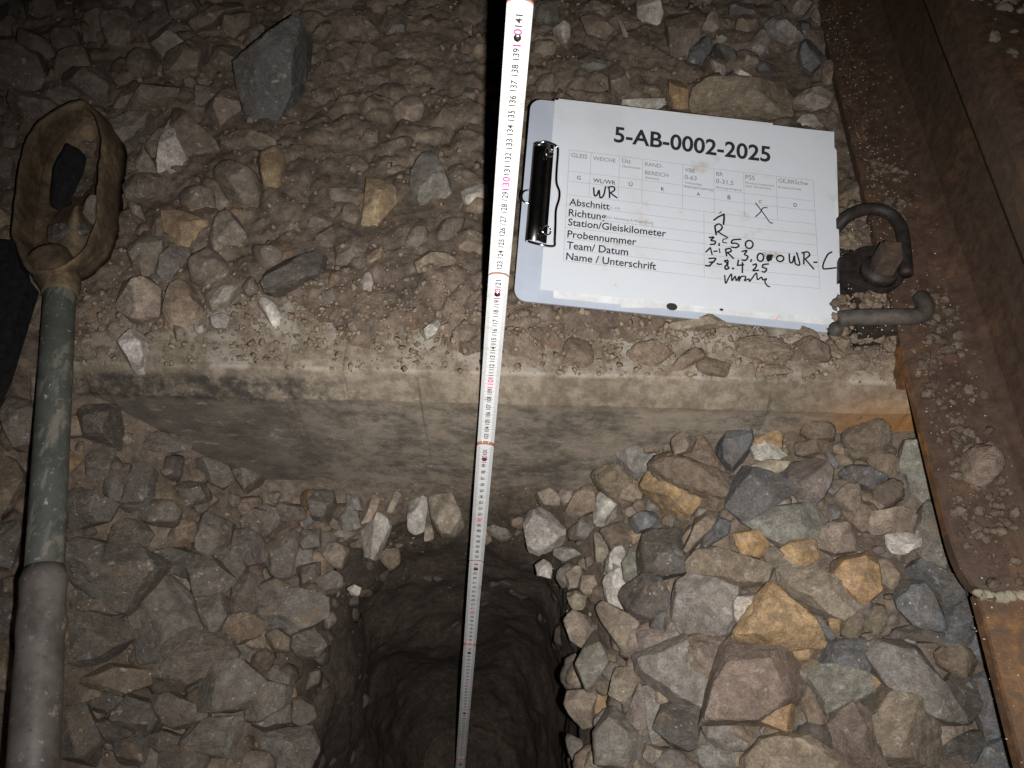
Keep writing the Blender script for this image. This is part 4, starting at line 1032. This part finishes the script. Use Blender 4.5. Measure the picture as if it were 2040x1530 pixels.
J|c,k|60,270 120,190 210,210 220,330 140,370 80,330
J|c,k|400,290 470,240 590,220 640,280 560,350 430,370
J|c,k|640,350 740,260 820,240 830,290 720,340 640,390
J|c,k|770,330 850,300 960,340 950,410 850,400 790,390
J|c|620,80 720,70 960,100 880,150 680,160|flat brown stone slab half hidden under the lower edge of the clipboard
J|c,k|100,180 180,140 260,150 250,210 150,200
J|c,k|980,220 1080,180 1200,200 1290,300 1150,330 1010,290
J|c,k|1290,230 1400,200 1480,260 1470,330 1330,310
J|c,k|1220,100 1340,130 1420,160 1450,220 1330,200
J|c,k|1450,230 1500,190 1530,240 1490,280
J|m,k|30,30 200,60 380,80 300,140 120,130
J|m,k|400,90 500,70 520,110 430,140
J|c,k|1100,360 1200,340 1280,370 1180,400
J|c,k|1520,300 1640,290 1700,370 1560,380
J|c,k|1740,300 1850,260 1910,350 1800,400
K|n|1200,1260 1260,1100 1330,1040 1430,1050 1480,1200 1520,1330 1500,1450 1480,1530 1240,1530 1170,1430|large mottled green grey stone touching the rail foot
K|n|1060,600 1150,550 1300,540 1350,700 1430,1020 1250,1030 1150,990 1100,850 1040,750|smooth grey slab wedged against the rail foot below the rusty sleeper end
K|s|1010,880 1070,800 1100,900 1130,1000 1050,1010
K|c,k,h|1590,600 1640,570 1740,580 1830,640 1830,690 1740,790 1690,840 1640,880 1560,810 1590,690|big dry soil clod sitting on the rail foot
K|c,k|820,620 900,520 960,560 1000,610 900,640
L|s|880,330 960,220 1090,210 1100,350 1180,420 1190,540 1050,520 920,460|blue grey slate with thin pale veins, left of the rounded clod near the rail
L|s|950,140 1010,70 1130,130 1200,230 1320,250 1270,380 1190,400 1110,250
L|s|1200,410 1270,380 1320,250 1380,310 1400,480 1380,660 1210,670|dark layered slate standing upright near the rail step
L|s|1380,330 1440,400 1480,480 1560,760 1400,700 1400,480
L|t|70,130 150,115 300,170 460,260 550,300 560,380 450,480 340,440 190,350 100,290
L|o|420,170 500,80 690,30 730,100 760,310 660,370 590,370 560,290|bright golden ochre stone in the right heap, uppermost of three bright ochre ones
O|o|1474,1269 1519,1196 1536,1174 1558,1181 1582,1210 1616,1235 1633,1266 1630,1288 1568,1300 1522,1285|large ochre stone with a peaked top in the middle of the right heap
L|c,k|500,470 540,390 620,400 630,520 580,600 500,580
L|c,k|650,480 690,360 780,370 800,480 770,560 670,570
L|c,k|600,600 690,570 760,580 760,640 680,670
L|s|320,720 380,650 520,650 600,620 690,780 660,910 560,870 440,830 350,800
L|n|660,690 740,650 870,660 1000,690 1090,800 1170,900 1280,1130 1250,1180 1150,1160 1040,1050 900,950 760,900 690,790|long diagonal greenish stone with a pale streaked flank in the lower right heap
L|c,k|1165,690 1240,680 1320,655 1400,700 1440,770 1380,890 1290,860 1180,800|rounded dry soil clod resting on slate close to the lower rail
L|d|1160,900 1290,880 1420,930 1410,1080 1440,1200 1340,1200 1250,1100
L|s|1420,930 1500,880 1580,910 1640,1080 1680,1300 1500,1310 1450,1200 1400,1050
L|c|690,1210 850,950 900,940 980,1030 1090,1130 1150,1210 1200,1380 1180,1540 800,1540 740,1400 690,1300|biggest tan brown pointed stone at the bottom of the right heap
L|b|380,1240 420,1150 560,1070 640,1120 690,1210 700,1330 760,1440 780,1540 600,1540 480,1380 410,1340
O|c|1493,1535 1516,1499 1541,1463 1568,1453 1619,1456 1650,1480 1692,1535|large brown dome of a stone with a golden patch cut by the bottom border
L|d|1200,1390 1350,1280 1480,1250 1490,1350 1420,1470 1210,1490
L|s|1420,1480 1490,1350 1680,1300 1740,1540 1430,1540
O|o|1502,1406 1522,1384 1557,1355 1579,1387 1574,1449 1564,1453 1505,1432|bright ochre stone low in the right heap, lowest of the bright ochre ones
L|n|240,870 330,830 660,910 690,1030 560,1070 400,1170 330,1080
L|c,k|180,1000 210,930 260,1000 340,1110 330,1290 260,1250 250,1130
L|c,k|220,800 290,755 350,830 320,870 240,850
L|p|900,610 1000,610 1010,680 920,650
L|o|670,880 730,880 780,930 720,980 660,930
L|c,k|1250,1180 1310,1090 1350,1140 1320,1250 1340,1290 1280,1270
L|t|1170,1240 1250,1220 1320,1280 1200,1370
L|o|390,480 450,490 500,420 470,560 420,560
L|s|250,460 330,470 430,590 390,620 300,540
L|d|850,570 1000,520 1150,560 1140,640 1010,620 900,610
M|d|500,300 650,165 760,190 820,310 830,410 740,500 660,480 560,410|big smooth dark grey stone with two white glints beside the mottled blue grey stone
M|g|900,330 930,200 1020,195 1140,210 1280,240 1330,290 1280,400 1340,520 1200,580 1080,560 930,540 880,440|large grey stone with a mud spot, left of the large peaked ochre stone
M|w|1280,380 1340,310 1480,300 1450,390 1350,520 1290,470
M|g|610,740 800,670 910,630 830,700 830,850 950,960 1110,1010 1080,1150 830,1040 700,900 630,850
M|b|820,710 880,660 1000,600 1190,580 1300,640 1200,720 1180,900 1120,990 980,920 860,840
M|b|1240,700 1290,640 1420,690 1660,720 1740,820 1740,960 1620,910 1510,1000 1430,1080 1440,1170 1330,1180 1110,1140 1160,960 1210,780|largest brown stone of the right heap, with a dark gap at its lower left
M|d|740,1270 820,1050 1030,1080 1030,1260 1010,1400 960,1420 850,1370|dark grey four sided block in the lower right heap
M|g|1070,1190 1130,1150 1330,1200 1380,1290 1390,1390 1230,1400 1080,1310
M|n|1060,1440 1130,1370 1350,1410 1370,1540 1090,1540
M|g|670,1050 800,1040 810,1060 750,1270 720,1330 670,1170
M|p|530,1130 610,970 670,1050 680,1180 690,1280 620,1230 540,1170
M|p|630,950 720,930 790,1010 700,1060 640,1040
M|n,r|400,1180 460,1110 540,1170 690,1280 720,1350 650,1420 620,1540 330,1540 310,1280
M|t,r|100,1080 120,1000 200,990 290,1000 320,1080 290,1220 210,1230 140,1150
M|t,r|410,930 460,820 560,810 610,900 590,1010 490,1060 420,1010
M|n,r|170,760 240,610 330,550 410,640 430,760 360,870 330,960 220,930
M|t,r|330,390 370,365 440,440 630,480 640,560 570,730 520,710 440,600 370,500
M|w|370,210 430,160 500,150 520,250 530,400 500,490 450,440 400,330|mottled blue white stone standing on end at the right rim of the pit
M|g,r|380,60 440,20 520,0 520,90 440,160 390,130
M|n,r|500,100 590,0 620,90 640,160 560,240 510,180
M|c|990,100 1080,20 1170,0 1280,10 1440,70 1560,150 1530,260 1320,290 1130,190 1010,170|long brown ochre stone lying flat across the right heap
M|p|640,560 800,560 960,590 800,650 650,690 620,610
M|p|820,420 860,370 950,560 900,590 800,570
M|t,r|260,1440 330,1400 380,1540 250,1540
M|t,r|100,130 200,110 220,230 130,250
M|t,r|110,290 180,280 220,370 140,390
M|t,r|100,470 180,430 230,520 160,610 110,560
M|t|680,1370 780,1400 870,1450 760,1530 660,1450
C|w|720,20 760,0 850,0 890,50 900,130 880,180 790,160 720,150|large pale stone at the top border right of the rule
C|b|910,160 1000,100 1100,110 1120,250 1060,430 970,440 930,320 920,240
C|s|1070,330 1110,270 1200,250 1210,310 1140,410 1060,450
C|p|1130,180 1170,100 1250,90 1270,170 1210,220 1140,230
C|g|1530,190 1580,130 1700,190 1790,260 1700,310 1560,270
C|s|1740,370 1780,260 1850,260 1895,330 1890,430 1820,490 1760,450
C|g|1410,300 1490,225 1550,270 1560,350 1500,370 1420,340
C|w|1310,500 1340,440 1430,480 1520,545 1310,525
C|t|1390,440 1420,360 1500,380 1490,430 1430,460
C|g,r|1230,250 1270,220 1310,240 1300,280 1250,290
C|c|1100,600 1190,505 1270,540 1530,550 1680,610 1700,770 1560,770 1440,750 1080,700|long brown stone with a pale right end directly above the clipboard
C|o|930,530 1000,500 1090,590 1080,700 960,700 930,640|ochre brown stone standing at the upper edge of the clipboard
C|c|760,590 780,545 880,580 870,610 790,620
C|w|640,650 720,630 890,625 910,690 860,695 700,670
C|p|1710,670 1760,590 1900,570 1960,610 1930,700 1860,720 1790,690
C|w|1740,780 1790,720 1860,720 1920,800 1850,830 1760,830|pale rounded stone behind the upper right corner of the clipboard
C|n|380,410 450,360 540,370 530,420 460,460
C|w|170,190 240,165 300,170 300,250 250,320
C|t,k|80,270 180,250 220,310 180,380 80,380
C|t,k|80,540 150,470 190,480 200,590 120,630 80,600
C|b|550,480 600,440 680,520 700,590 590,620 560,560
C|t|610,140 640,150 680,240 690,290 640,230
C|t|650,460 690,460 690,505 660,495
C|s|1730,180 1780,130 1830,140 1820,240 1760,210
C|g|1830,110 1870,60 1895,140 1870,200 1830,190
C|p|1690,40 1740,0 1850,0 1860,40 1790,130 1690,130
C|n|90,60 170,40 240,60 240,140 160,180 90,150
C|b|380,60 440,10 570,40 600,90 500,80
C|p|1190,390 1260,370 1300,430 1280,510 1210,460
C|d|1310,50 1440,30 1480,110 1400,110 1320,110
C|d|1470,420 1600,400 1620,480 1500,480
C|d|1560,40 1620,20 1670,60 1660,120 1580,110
C|b|1920,430 1950,390 2000,480 2010,580 1930,570 1900,500
C|m|380,130 500,110 600,200 560,260 420,240
C|b|1350,130 1480,130 1500,200 1420,260 1350,210
C|d|1230,290 1380,330 1390,410 1300,400 1220,350"""

def icosphere(n):
    bm = bmesh.new(); bmesh.ops.create_icosphere(bm, subdivisions=n, radius=1)
    v = np.array([tuple(q.co) for q in bm.verts]); f = np.array([[q.index for q in p.verts] for p in bm.faces], dtype=np.int32); bm.free(); return v, f
ICO = {k: icosphere(k) for k in (1, 2, 3, 4, 5)}
def hull2(P):
    P = sorted(map(tuple, P)); 
    def half(pts):
        h = []
        for p in pts:
            while len(h) > 1 and (h[-1][0] - h[-2][0]) * (p[1] - h[-2][1]) - (h[-1][1] - h[-2][1]) * (p[0] - h[-2][0]) <= 0: h.pop()
            h.append(p)
        return h
    a, b = half(P), half(P[::-1]); return np.array(a[:-1] + b[:-1])
def planes_shape(dirs, N, D, p):
    a = np.clip(dirs @ N.T, 1e-6, None) / D
    m = a.max(1); return 1 / (m * ((a / m[:, None]) ** p).sum(1) ** (1 / p))
def rock_shape(H2, thick, soft, rng, lvl, rough, chips=0):
    """closed rock around the origin whose outline in x,y is the convex outline H2; thick is its half height in z"""
    n = len(H2); N = []; D = []
    for i in range(n):
        a, b = H2[i], H2[(i + 1) % n]; e = b - a; L = np.linalg.norm(e)
        if L < 1e-6: continue
        o = np.array([e[1], -e[0]]) / L; d = a @ o; tl = rng.uniform(-.12, .42); nn = np.array([o[0], o[1], tl]); s = np.linalg.norm(nn)
        N.append(nn / s); D.append(max(d, 1e-4) / s)
    ph = rng.uniform(0, 6.28); k = rng.integers(2, 5)
    for j in range(k):
        t = ph + j * 6.28 / k + rng.normal(0, .35); el = rng.uniform(.72, 1.32); N.append(np.array([math.cos(t) * math.cos(el), math.sin(t) * math.cos(el), math.sin(el)])); D.append(thick * rng.uniform(.62, 1.0))
    N.append(np.array([rng.normal(0, .3), rng.normal(0, .3), 1.])); N[-1] /= np.linalg.norm(N[-1]); D.append(thick * rng.uniform(.85, 1.1))
    for j in range(3):
        t = rng.uniform(0, 6.28); N.append(np.array([math.cos(t) * .5, math.sin(t) * .5, -.86])); D.append(thick * rng.uniform(.8, 1.1))
    N = np.array(N); D = np.array(D)
    dv, f = ICO[lvl]; ext = np.array([np.ptp(H2[:, 0]), np.ptp(H2[:, 1]), thick * 2]); dd = dv * ext; dd /= np.linalg.norm(dd, axis=1)[:, None]
    r = planes_shape(dd, N, D, soft); v = dd * r[:, None]
    for j in range(chips):                                     # broken-off corners and edges
        t = rng.uniform(0, 6.28); el = rng.uniform(-.1, 1.2); nn = np.array([math.cos(t) * math.cos(el), math.sin(t) * math.cos(el), math.sin(el)]); sp = (v @ nn).max()
        N = np.vstack([N, nn]); D = np.append(D, sp * rng.uniform(.74, .95))
    if chips: r = planes_shape(dd, N, D, soft); v = dd * r[:, None]
    sz = float(np.sqrt(ext[0] * ext[1])); o = rng.uniform(0, 50, 3)
    q = v / sz
    disp = fbm(q * 3.2 + o, 3) * .022 + fbm(q * 9 + o, 4) * .018 + fbm(q * 24 + o, 3) * .010
    rg_ = fbm(q * np.array([4., 11., 7.]) + o + 3, 3); disp += np.where(np.abs(rg_) < .10, (np.abs(rg_) - .10) * .16, 0) * (soft > 30)
    # chips and conchoidal steps
    st = fbm(q * np.array([5., 5., 5.]) + o + 9, 2); disp += np.where(st > .18, -.018 * np.clip((st - .18) * 12, 0, 1), 0)
    v = v * (1 + rough * disp / (np.maximum(np.linalg.norm(q, axis=1), .34) + .12) * .6)[:, None]
    for k in (0, 1):
        a0, a1 = v[:, k].min(), v[:, k].max(); b0, b1 = H2[:, k].min(), H2[:, k].max(); v[:, k] = b0 + (v[:, k] - a0) * (b1 - b0) / (a1 - a0)
    v[:, 2] *= thick / max(1e-6, v[:, 2].max())
    return v, f

STONES = []
def build_stones():
    for i, ln in enumerate(TR.split('\n')):
        pr = ln.split('|'); x0, y0, s = CROP[pr[0]]; fl_ = pr[1].split(','); own = pr[3] if len(pr) > 3 else None
        poly = np.array([[float(a) for a in p.split(',')] for p in pr[2].split()]) / s + [x0, y0]
        H = hull2(poly); c = (H.min(0) + H.max(0)) / 2; c = .5 * c + .5 * H.mean(0)
        rng = np.random.default_rng(1000 + i)
        P = solve(*c); heap = c[1] > 830; high = 'h' in fl_
        if high:
            P = at_z(c[0], c[1], .045)
        nrm = np.array([0, 0, 1.]) * .45 + (CP - P) / np.linalg.norm(CP - P) * .55; nrm += rng.normal(0, .07, 3); nrm /= np.linalg.norm(nrm)
        ex = np.cross([0, 1., 0], nrm); ex /= np.linalg.norm(ex); ey = np.cross(nrm, ex)
        W3 = []
        for px, py in H:
            d = ray(px, py); t = ((P - CP) @ nrm) / (d @ nrm); W3.append(CP + d * t - P)
        W3 = np.array(W3); H2 = hull2(np.stack([W3 @ ex, W3 @ ey], 1))
        ext = np.ptp(H2, axis=0); mn = ext.min(); sz = math.sqrt(ext[0] * ext[1])
        clod = 'k' in fl_; rnd = 'r' in fl_
        thick = mn * rng.uniform(.40, .56); emb = c[1] < 740 and fl_[0] in 'mbtgcs' and 540 < c[0] < 1040 and not own
        low = clod and 600 < c[1] < 790
        sink = -.30 * thick
        if emb: sink = .48 * thick
        if low: thick *= .75
        if low and c[1] < 695 and 1130 < c[0] < 1690: sink = (.5 if c[1] < 662 else .05) * thick
        if high: sink = -.35 * thick
        rnd = rnd and not (heap and (i * 7) % 10 < 6); soft = (40 if heap else 14) if rnd else (16 if clod else 160)
        lvl = 5 if sz > .034 else (4 if sz > .016 else 3)
        v, f = rock_shape(H2 * ((1.16 if rnd else 1.20) if heap else 1.07), thick, soft, rng, lvl, 1.9 if clod else (.6 if rnd else .8), 4 if clod else (3 if rnd else 4))
        if clod:
            q = v / sz; o = rng.uniform(0, 50, 3); v = v * (1 + .10 * fbm(q * 14 + o, 4) + .05 * fbm(q * 40 + o, 3))[:, None]
        Rm = np.stack([ex, ey, nrm], 1); Wv = v @ Rm.T + P - nrm * sink
        al = np.array(ALB[fl_[0]][1]); lum = al.mean(); ds = {'o': .12, 's': .22, 'c': .2}.get(fl_[0], .34); al = al * (1 - ds) + lum * ds * np.array([1.08, 1., .92])
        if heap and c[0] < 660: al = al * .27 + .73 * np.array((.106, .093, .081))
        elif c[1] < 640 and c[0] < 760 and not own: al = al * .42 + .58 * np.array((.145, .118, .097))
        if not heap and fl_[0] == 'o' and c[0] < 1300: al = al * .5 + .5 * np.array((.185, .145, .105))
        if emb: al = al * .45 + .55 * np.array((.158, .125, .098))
        al = al * rng.uniform(.86, 1.16) * np.array([1, 1, 1]) * (1 + rng.normal(0, .015, 3))
        nm = 'soil_clod' if clod else 'ballast_stone'
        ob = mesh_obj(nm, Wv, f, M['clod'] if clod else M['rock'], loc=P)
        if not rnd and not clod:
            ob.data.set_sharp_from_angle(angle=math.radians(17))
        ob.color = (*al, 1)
        STONES.append(dict(o=ob, c=c, sz=math.sqrt((H[:, 0].max() - H[:, 0].min()) * (H[:, 1].max() - H[:, 1].min())), col=ALB[fl_[0]][0], clod=clod, rnd=rnd, own=own, H=H))
build_stones()
LATE()
tag(lump('ballast_stone', [EE(*p) for p in ((660, 738), (560, 830), (535, 860), (640, 960), (655, 900))], .79, .008, 'rock', 8, (.15, .13, .105)), 'pale stone fragment caught inside the auger bucket', 'stone', 'ballast stones of the track bed')
tag(lump('ballast_stone', [EE(*p) for p in ((330, 920), (420, 900), (560, 900), (610, 945), (480, 1010), (420, 1090), (310, 1120))], .785, .010, 'rock', 9, (.07, .062, .055)), 'dark grey stone lodged in the lower end of the auger bucket', 'stone', 'ballast stones of the track bed')

# ------------------------------------------------------------------ labels that single each stone out
def label_stones():
    LM = [('the auger bucket', 115, 350), ('the auger collar', 125, 575), ('the grey handle', 105, 850), ('the brown handle sleeve', 80, 1330), ('the black sheet', 20, 560),
          ("the rule's top end", 1035, 30), ('the number 130 on the rule', 1010, 360), ('the number 120 on the rule', 995, 580), ('the number 110 on the rule', 980, 755),
          ("the clipboard's upper edge", 1380, 225), ("the clipboard's metal clip", 1075, 400), ("the clipboard's lower edge", 1370, 630), ('the spring clamp', 1760, 480), ('the base plate', 1760, 670),
          ('the upper rail', 1690, 180), ('the lower rail', 1990, 1370), ('the weld on the rail', 1950, 1200), ("the sleeper's sloping front edge", 700, 770), ("the sleeper's rusty end", 1790, 850), ("the pit's upper rim", 830, 1030), ("the pit's left rim", 620, 1330), ("the pit's right rim", 1150, 1330),
          ('the upper left photo corner', 0, 0), ('the lower right photo corner', 2040, 1530)]
    SHORT = {}
    def short(t):
        w = t.split(); 
        for cut in (' in ', ' at ', ' lying', ' with ', ' close', ' near', ' standing', ' left of', ' right of', ' just', ' half', ' directly', ' peppered', ' showing', ',', ' set ', ' wedged', ' between', ' embedded', ' hanging', ' leaning', ' on ', ' touching', ' behind', ' beside', ' resting', ' of ', ' bulging', ' overhanging', ' across', ' sitting', ' low '):
            k = t.find(cut)
            if k > 8: t = t[:k]
        return 'the ' + t
    LM += [(short(s['own']), *s['c']) for s in STONES if s['own']]
    names = [l[0] for l in LM]; LM = [l for l in LM if names.count(l[0]) == 1]
    seen = set(s['own'] for s in STONES if s['own'])
    def where(dx, dy):
        a = math.degrees(math.atan2(-dy, dx)) % 360
        return ['right of', 'above and right of', 'above', 'above and left of', 'left of', 'below and left of', 'below', 'below and right of'][int((a + 22.5) // 45) % 8]
    for s in sorted(STONES, key=lambda q: -q['sz']):
        o = s['o']; cat = 'soil clod' if s['clod'] else 'stone'; o['category'] = cat; o['group'] = 'clods of dry soil on sleeper and ballast' if s['clod'] else 'ballast stones of the track bed'
        if s['own']: o['label'] = s['own']; continue
        w, h = np.ptp(s['H'], axis=0); asp = max(w, h) / max(1, min(w, h))
        size = 'large' if s['sz'] > 100 else ('tiny' if s['sz'] < 30 else ('small' if s['sz'] < 52 else ''))
        shp = ('upright' if h > w else 'oblong') if asp > 1.65 else ('rounded' if s['rnd'] else ('crumbly' if s['clod'] else 'angular'))
        nd = ' '.join(x for x in (size, s['col'], shp, 'clod' if s['clod'] else 'stone') if x)
        ls = sorted(LM, key=lambda l: math.hypot(l[1] - s['c'][0], l[2] - s['c'][1]))
        cands = []
        for a in ls[:4]:
            cands.append(f"{nd} {where(s['c'][0] - a[1], s['c'][1] - a[2])} {a[0]}")
        for a in ls[:3]:
            for b in ls[:4]:
                if a is not b: cands.append(f"{nd} {where(s['c'][0] - a[1], s['c'][1] - a[2])} {a[0]}, {where(s['c'][0] - b[1], s['c'][1] - b[2])} {b[0]}")
        for c in cands:
            if c not in seen and 4 <= len(c.split()) <= 16 and 'render' not in c: break
        else: c = f"{nd} closest to {ls[0][0]}"
        seen.add(c); o['label'] = c
label_stones()

# ------------------------------------------------------------------ uncountable small stuff
TPL = []
for k in range(14):
    rng = np.random.default_rng(500 + k); t = np.sort(rng.uniform(0, 6.28, 7)); H2 = hull2(np.stack([np.cos(t), np.sin(t) * rng.uniform(.6, .95)], 1) * rng.uniform(.8, 1.1, (7, 1)))
    t = np.linspace(0, 6.28, 8)[:-1] + rng.normal(0, .22, 7); H2 = hull2(np.stack([np.cos(t), np.sin(t) * rng.uniform(.55, .95)], 1) * rng.uniform(.8, 1.1, (7, 1)))
    TPL.append(rock_shape(H2, rng.uniform(.5, .7), 60, rng, 3, 1.0, 7))
def scatter(name, pts, cols, mat, label, lvl=2, kind='stuff'):
    V = []; F = []; Cc = []; b = 0
    for (x, y, z, r), c in zip(pts, cols):
        v, f = TPL[RNG.integers(len(TPL))] if lvl == 2 else TPL3[RNG.integers(len(TPL3))] if lvl == 3 else TPL1[RNG.integers(len(TPL1))]
        a = RNG.uniform(0, 6.28); m = np.array(Matrix.Rotation(a, 3, 'Z') @ Matrix.Rotation(RNG.normal(0, .5), 3, 'X') @ Matrix.Rotation(RNG.normal(0, .5), 3, 'Y'))
        V.append(v @ m.T * r + [x, y, z]); F.append(f + b); b += len(v); Cc.append(np.tile(c, (len(v), 1)))
    o = mesh_obj(name, np.concatenate(V), np.concatenate(F), mat, color=np.concatenate(Cc)); return tag(o, label, 'gravel', kind=kind)
TPL3 = []
for k in range(10):
    v, f = ICO[3]; rng = np.random.default_rng(70 + k); o = rng.uniform(0, 40, 3)
    TPL3.append((v * (1 + .55 * fbm(v * 1.6 + o, 3) + .35 * fbm(v * 5 + o, 3))[:, None] * np.array([1, .85, .6]), f))
TPL1 = []
for k in range(8):
    v, f = ICO[1]; rng = np.random.default_rng(k); TPL1.append((v * rng.uniform(.45, 1.2, (len(v), 1)) * np.array([1, .8, .6]), f))
gcol = [np.array(ALB[k][1]) for k in 'ggdbbttnpsccmmo']
def rc(): c = gcol[RNG.integers(len(gcol))]; return (c * .55 + np.array((.15, .12, .095)) * .45) * RNG.uniform(.65, 1.05)
# filler between the big stones of both heaps and of the upper bed
pts = []; cols = []
innerp = ctr + (lip - ctr) * 1.0
def free(x, y): return not in_poly(np.array([x]), np.array([y]), innerp)[0]
while len(pts) < 850:
    x, y = RNG.uniform(-.62, .36), RNG.uniform(-.1, .395)
    if y > y_edge(x) - .03 or not free(x, y): continue
    r = .006 + .017 * RNG.random() ** 1.3; pts.append((x, y, float(ground_h(x, y)) + RNG.uniform(-.3, .25) * r, r)); cols.append(rc() * (np.array([.85, .83, .82]) if x < -.1 else 1))
while len(pts) < 930:
    x, y = RNG.uniform(-.95, .5), RNG.uniform(.5, 1.3); lat = (np.array([x, y, 0]) - R0) @ RL
    if lat > -.08: continue
    if -.25 < x < .1 and RNG.random() < .75: continue
    r = RNG.uniform(.006, .02); pts.append((x, y, float(ground_h(x, y)) - r * .15, r)); cols.append(rc() * np.array([.92, .88, .84]))
pts_w = []; cols_w = []
scatter('loose_gravel', pts, cols, M['gravel'], 'small loose gravel filling the gaps between the ballast stones')
for _ in range(160):                                           # pebbles left in the wall of the pit
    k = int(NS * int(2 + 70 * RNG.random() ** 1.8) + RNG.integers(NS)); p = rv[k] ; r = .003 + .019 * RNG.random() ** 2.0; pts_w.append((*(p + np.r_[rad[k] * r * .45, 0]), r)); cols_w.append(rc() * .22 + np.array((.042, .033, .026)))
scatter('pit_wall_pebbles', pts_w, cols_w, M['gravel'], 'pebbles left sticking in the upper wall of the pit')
# crumbs of soil: around the soil edge on the sleeper, on clods, on the rail foot
pts = []; cols = []
while len(pts) < 2900:
    x = RNG.uniform(-.45, .40); y = float(y_edge(x)) + RNG.normal(.050, .035)
    if y < y_edge(x) + .001: continue
    z = max(float(ground_h(x, y)), 0.); r = .0012 + .0042 * RNG.random() ** 3
    pts.append((x, y, z + r * .3, r)); cols.append(np.array((.20, .155, .115)) * RNG.uniform(.7, 1.2))
while len(pts) < 5200:
    x = RNG.uniform(-.6, .3); y = RNG.uniform(.48, 1.2); r = .0015 + .005 * RNG.random() ** 2.5
    pts.append((x, y, float(ground_h(x, y)) + r * .2, r)); cols.append(np.array((.165, .125, .095)) * RNG.uniform(.65, 1.35))
while len(pts) < 6400:
    x = RNG.uniform(-.55, .34); y = RNG.uniform(.02, .39)
    if not free(x, y): continue
    r = .0012 + .004 * RNG.random() ** 2.5; pts.append((x, y, float(ground_h(x, y)) + r * .2, r)); cols.append(np.array((.19, .15, .11)) * RNG.uniform(.6, 1.2))
scatter('soil_crumbs', pts, cols, M['gravel'], 'loose crumbs of brown soil strewn over sleeper and stones', 1)
# clumps on the rail foot, grit on the rail
pts = []; cols = []
def clump(l0, t0, n, sl, st_, rmax):
    for _ in range(n):
        l = l0 + RNG.normal(0, sl); t = t0 + RNG.normal(0, st_)
        if not -.069 < l < -.012: continue
        r = .0012 + rmax * 1.15 * RNG.random() ** 2.6; P = rail_pt(l, t, float(rail_top(l)) - RZ); pts.append((*(P + [0, 0, r * .3]), r)); cols.append(np.array((.098, .074, .054)) * RNG.uniform(.7, 1.25))
def rl(px, py, z=.035):
    P = at_z(px, py, z) - R0; return float(P @ RL), float(P @ RD)
for px, py, n, s in ((1765, 345, 60, .012), (1775, 400, 50, .012), (1870, 640, 60, .010), (1880, 690, 60, .012), (1860, 745, 60, .012), (1890, 800, 50, .012), (1895, 870, 70, .014), (1925, 880, 60, .012), (1900, 950, 60, .014), (1960, 990, 60, .014), (1950, 1070, 70, .018), (1975, 1110, 40, .015), (1995, 1040, 40, .014), (1850, 600, 30, .008), (1930, 760, 30, .015)):
    l, t = rl(px, py); clump(l, t, int(n * .55), s * .8, s, .0040)
for _ in range(120):
    l, t = rl(*( (1660 + RNG.uniform(0, 150), RNG.uniform(0, 330)) )); clump(l, t, 1, .006, .01, .0012)
for _ in range(190):
    x, y, z = N_(RNG.uniform(500, 1230), RNG.choice([RNG.normal(380, 90), RNG.normal(930, 60), RNG.normal(1200, 40)]), .018); r = .002 + .006 * RNG.random() ** 2; pts.append((x, y, z + r * .3, r)); cols.append(np.array((.15, .115, .082)) * RNG.uniform(.7, 1.2))
for _ in range(160):                                           # dirt lying on the head of the rail
    l = RNG.uniform(-.026, .03); t = RNG.normal(.66, .16); r = .002 + .007 * RNG.random() ** 1.6; P = rail_pt(l, t, .183 - .0015); pts.append((*P, r)); cols.append(np.array((.13, .11, .088)) * RNG.uniform(.6, 1.25))
scatter('soil_crumbs', pts, cols, M['gravel'], 'crumbs of soil lying on the foot and head of the rail', 3)
pts = []; cols = []
for _ in range(560):
    l = -.074 + .062 * RNG.random() ** 1.3; t = RNG.uniform(-.2, .9); r = .0003 + .0009 * RNG.random() ** 3; P = rail_pt(l, t, float(rail_top(l)) - RZ)
    pts.append((*(P + [0, 0, r * .2]), r)); cols.append(np.array((.46, .42, .36)) * RNG.uniform(.5, 1.1))
for _ in range(500):
    l, t = rl(1665 + RNG.normal(30, 22) + 0, RNG.uniform(0, 300)); l += 0
    t = RNG.uniform(.35, 1.0); l = -.062 + RNG.normal(0, .008) - .0 * t
    r = .0004 + .0012 * RNG.random() ** 2; P = rail_pt(max(l, -.074), t, float(rail_top(max(l, -.074))) - RZ); pts.append((*P, r)); cols.append(np.array((.30, .27, .23)) * RNG.uniform(.5, 1.1))
for _ in range(250):
    x, y, z = N_(RNG.uniform(520, 1150), RNG.uniform(150, 1250), .030); pts.append((x, y, z, .0004 + .0007 * RNG.random())); cols.append(np.array((.5, .45, .4)))
scatter('pale_grit', pts, cols, M['grit'], 'fine pale grit sprinkled over the rail and its clamp', 1)
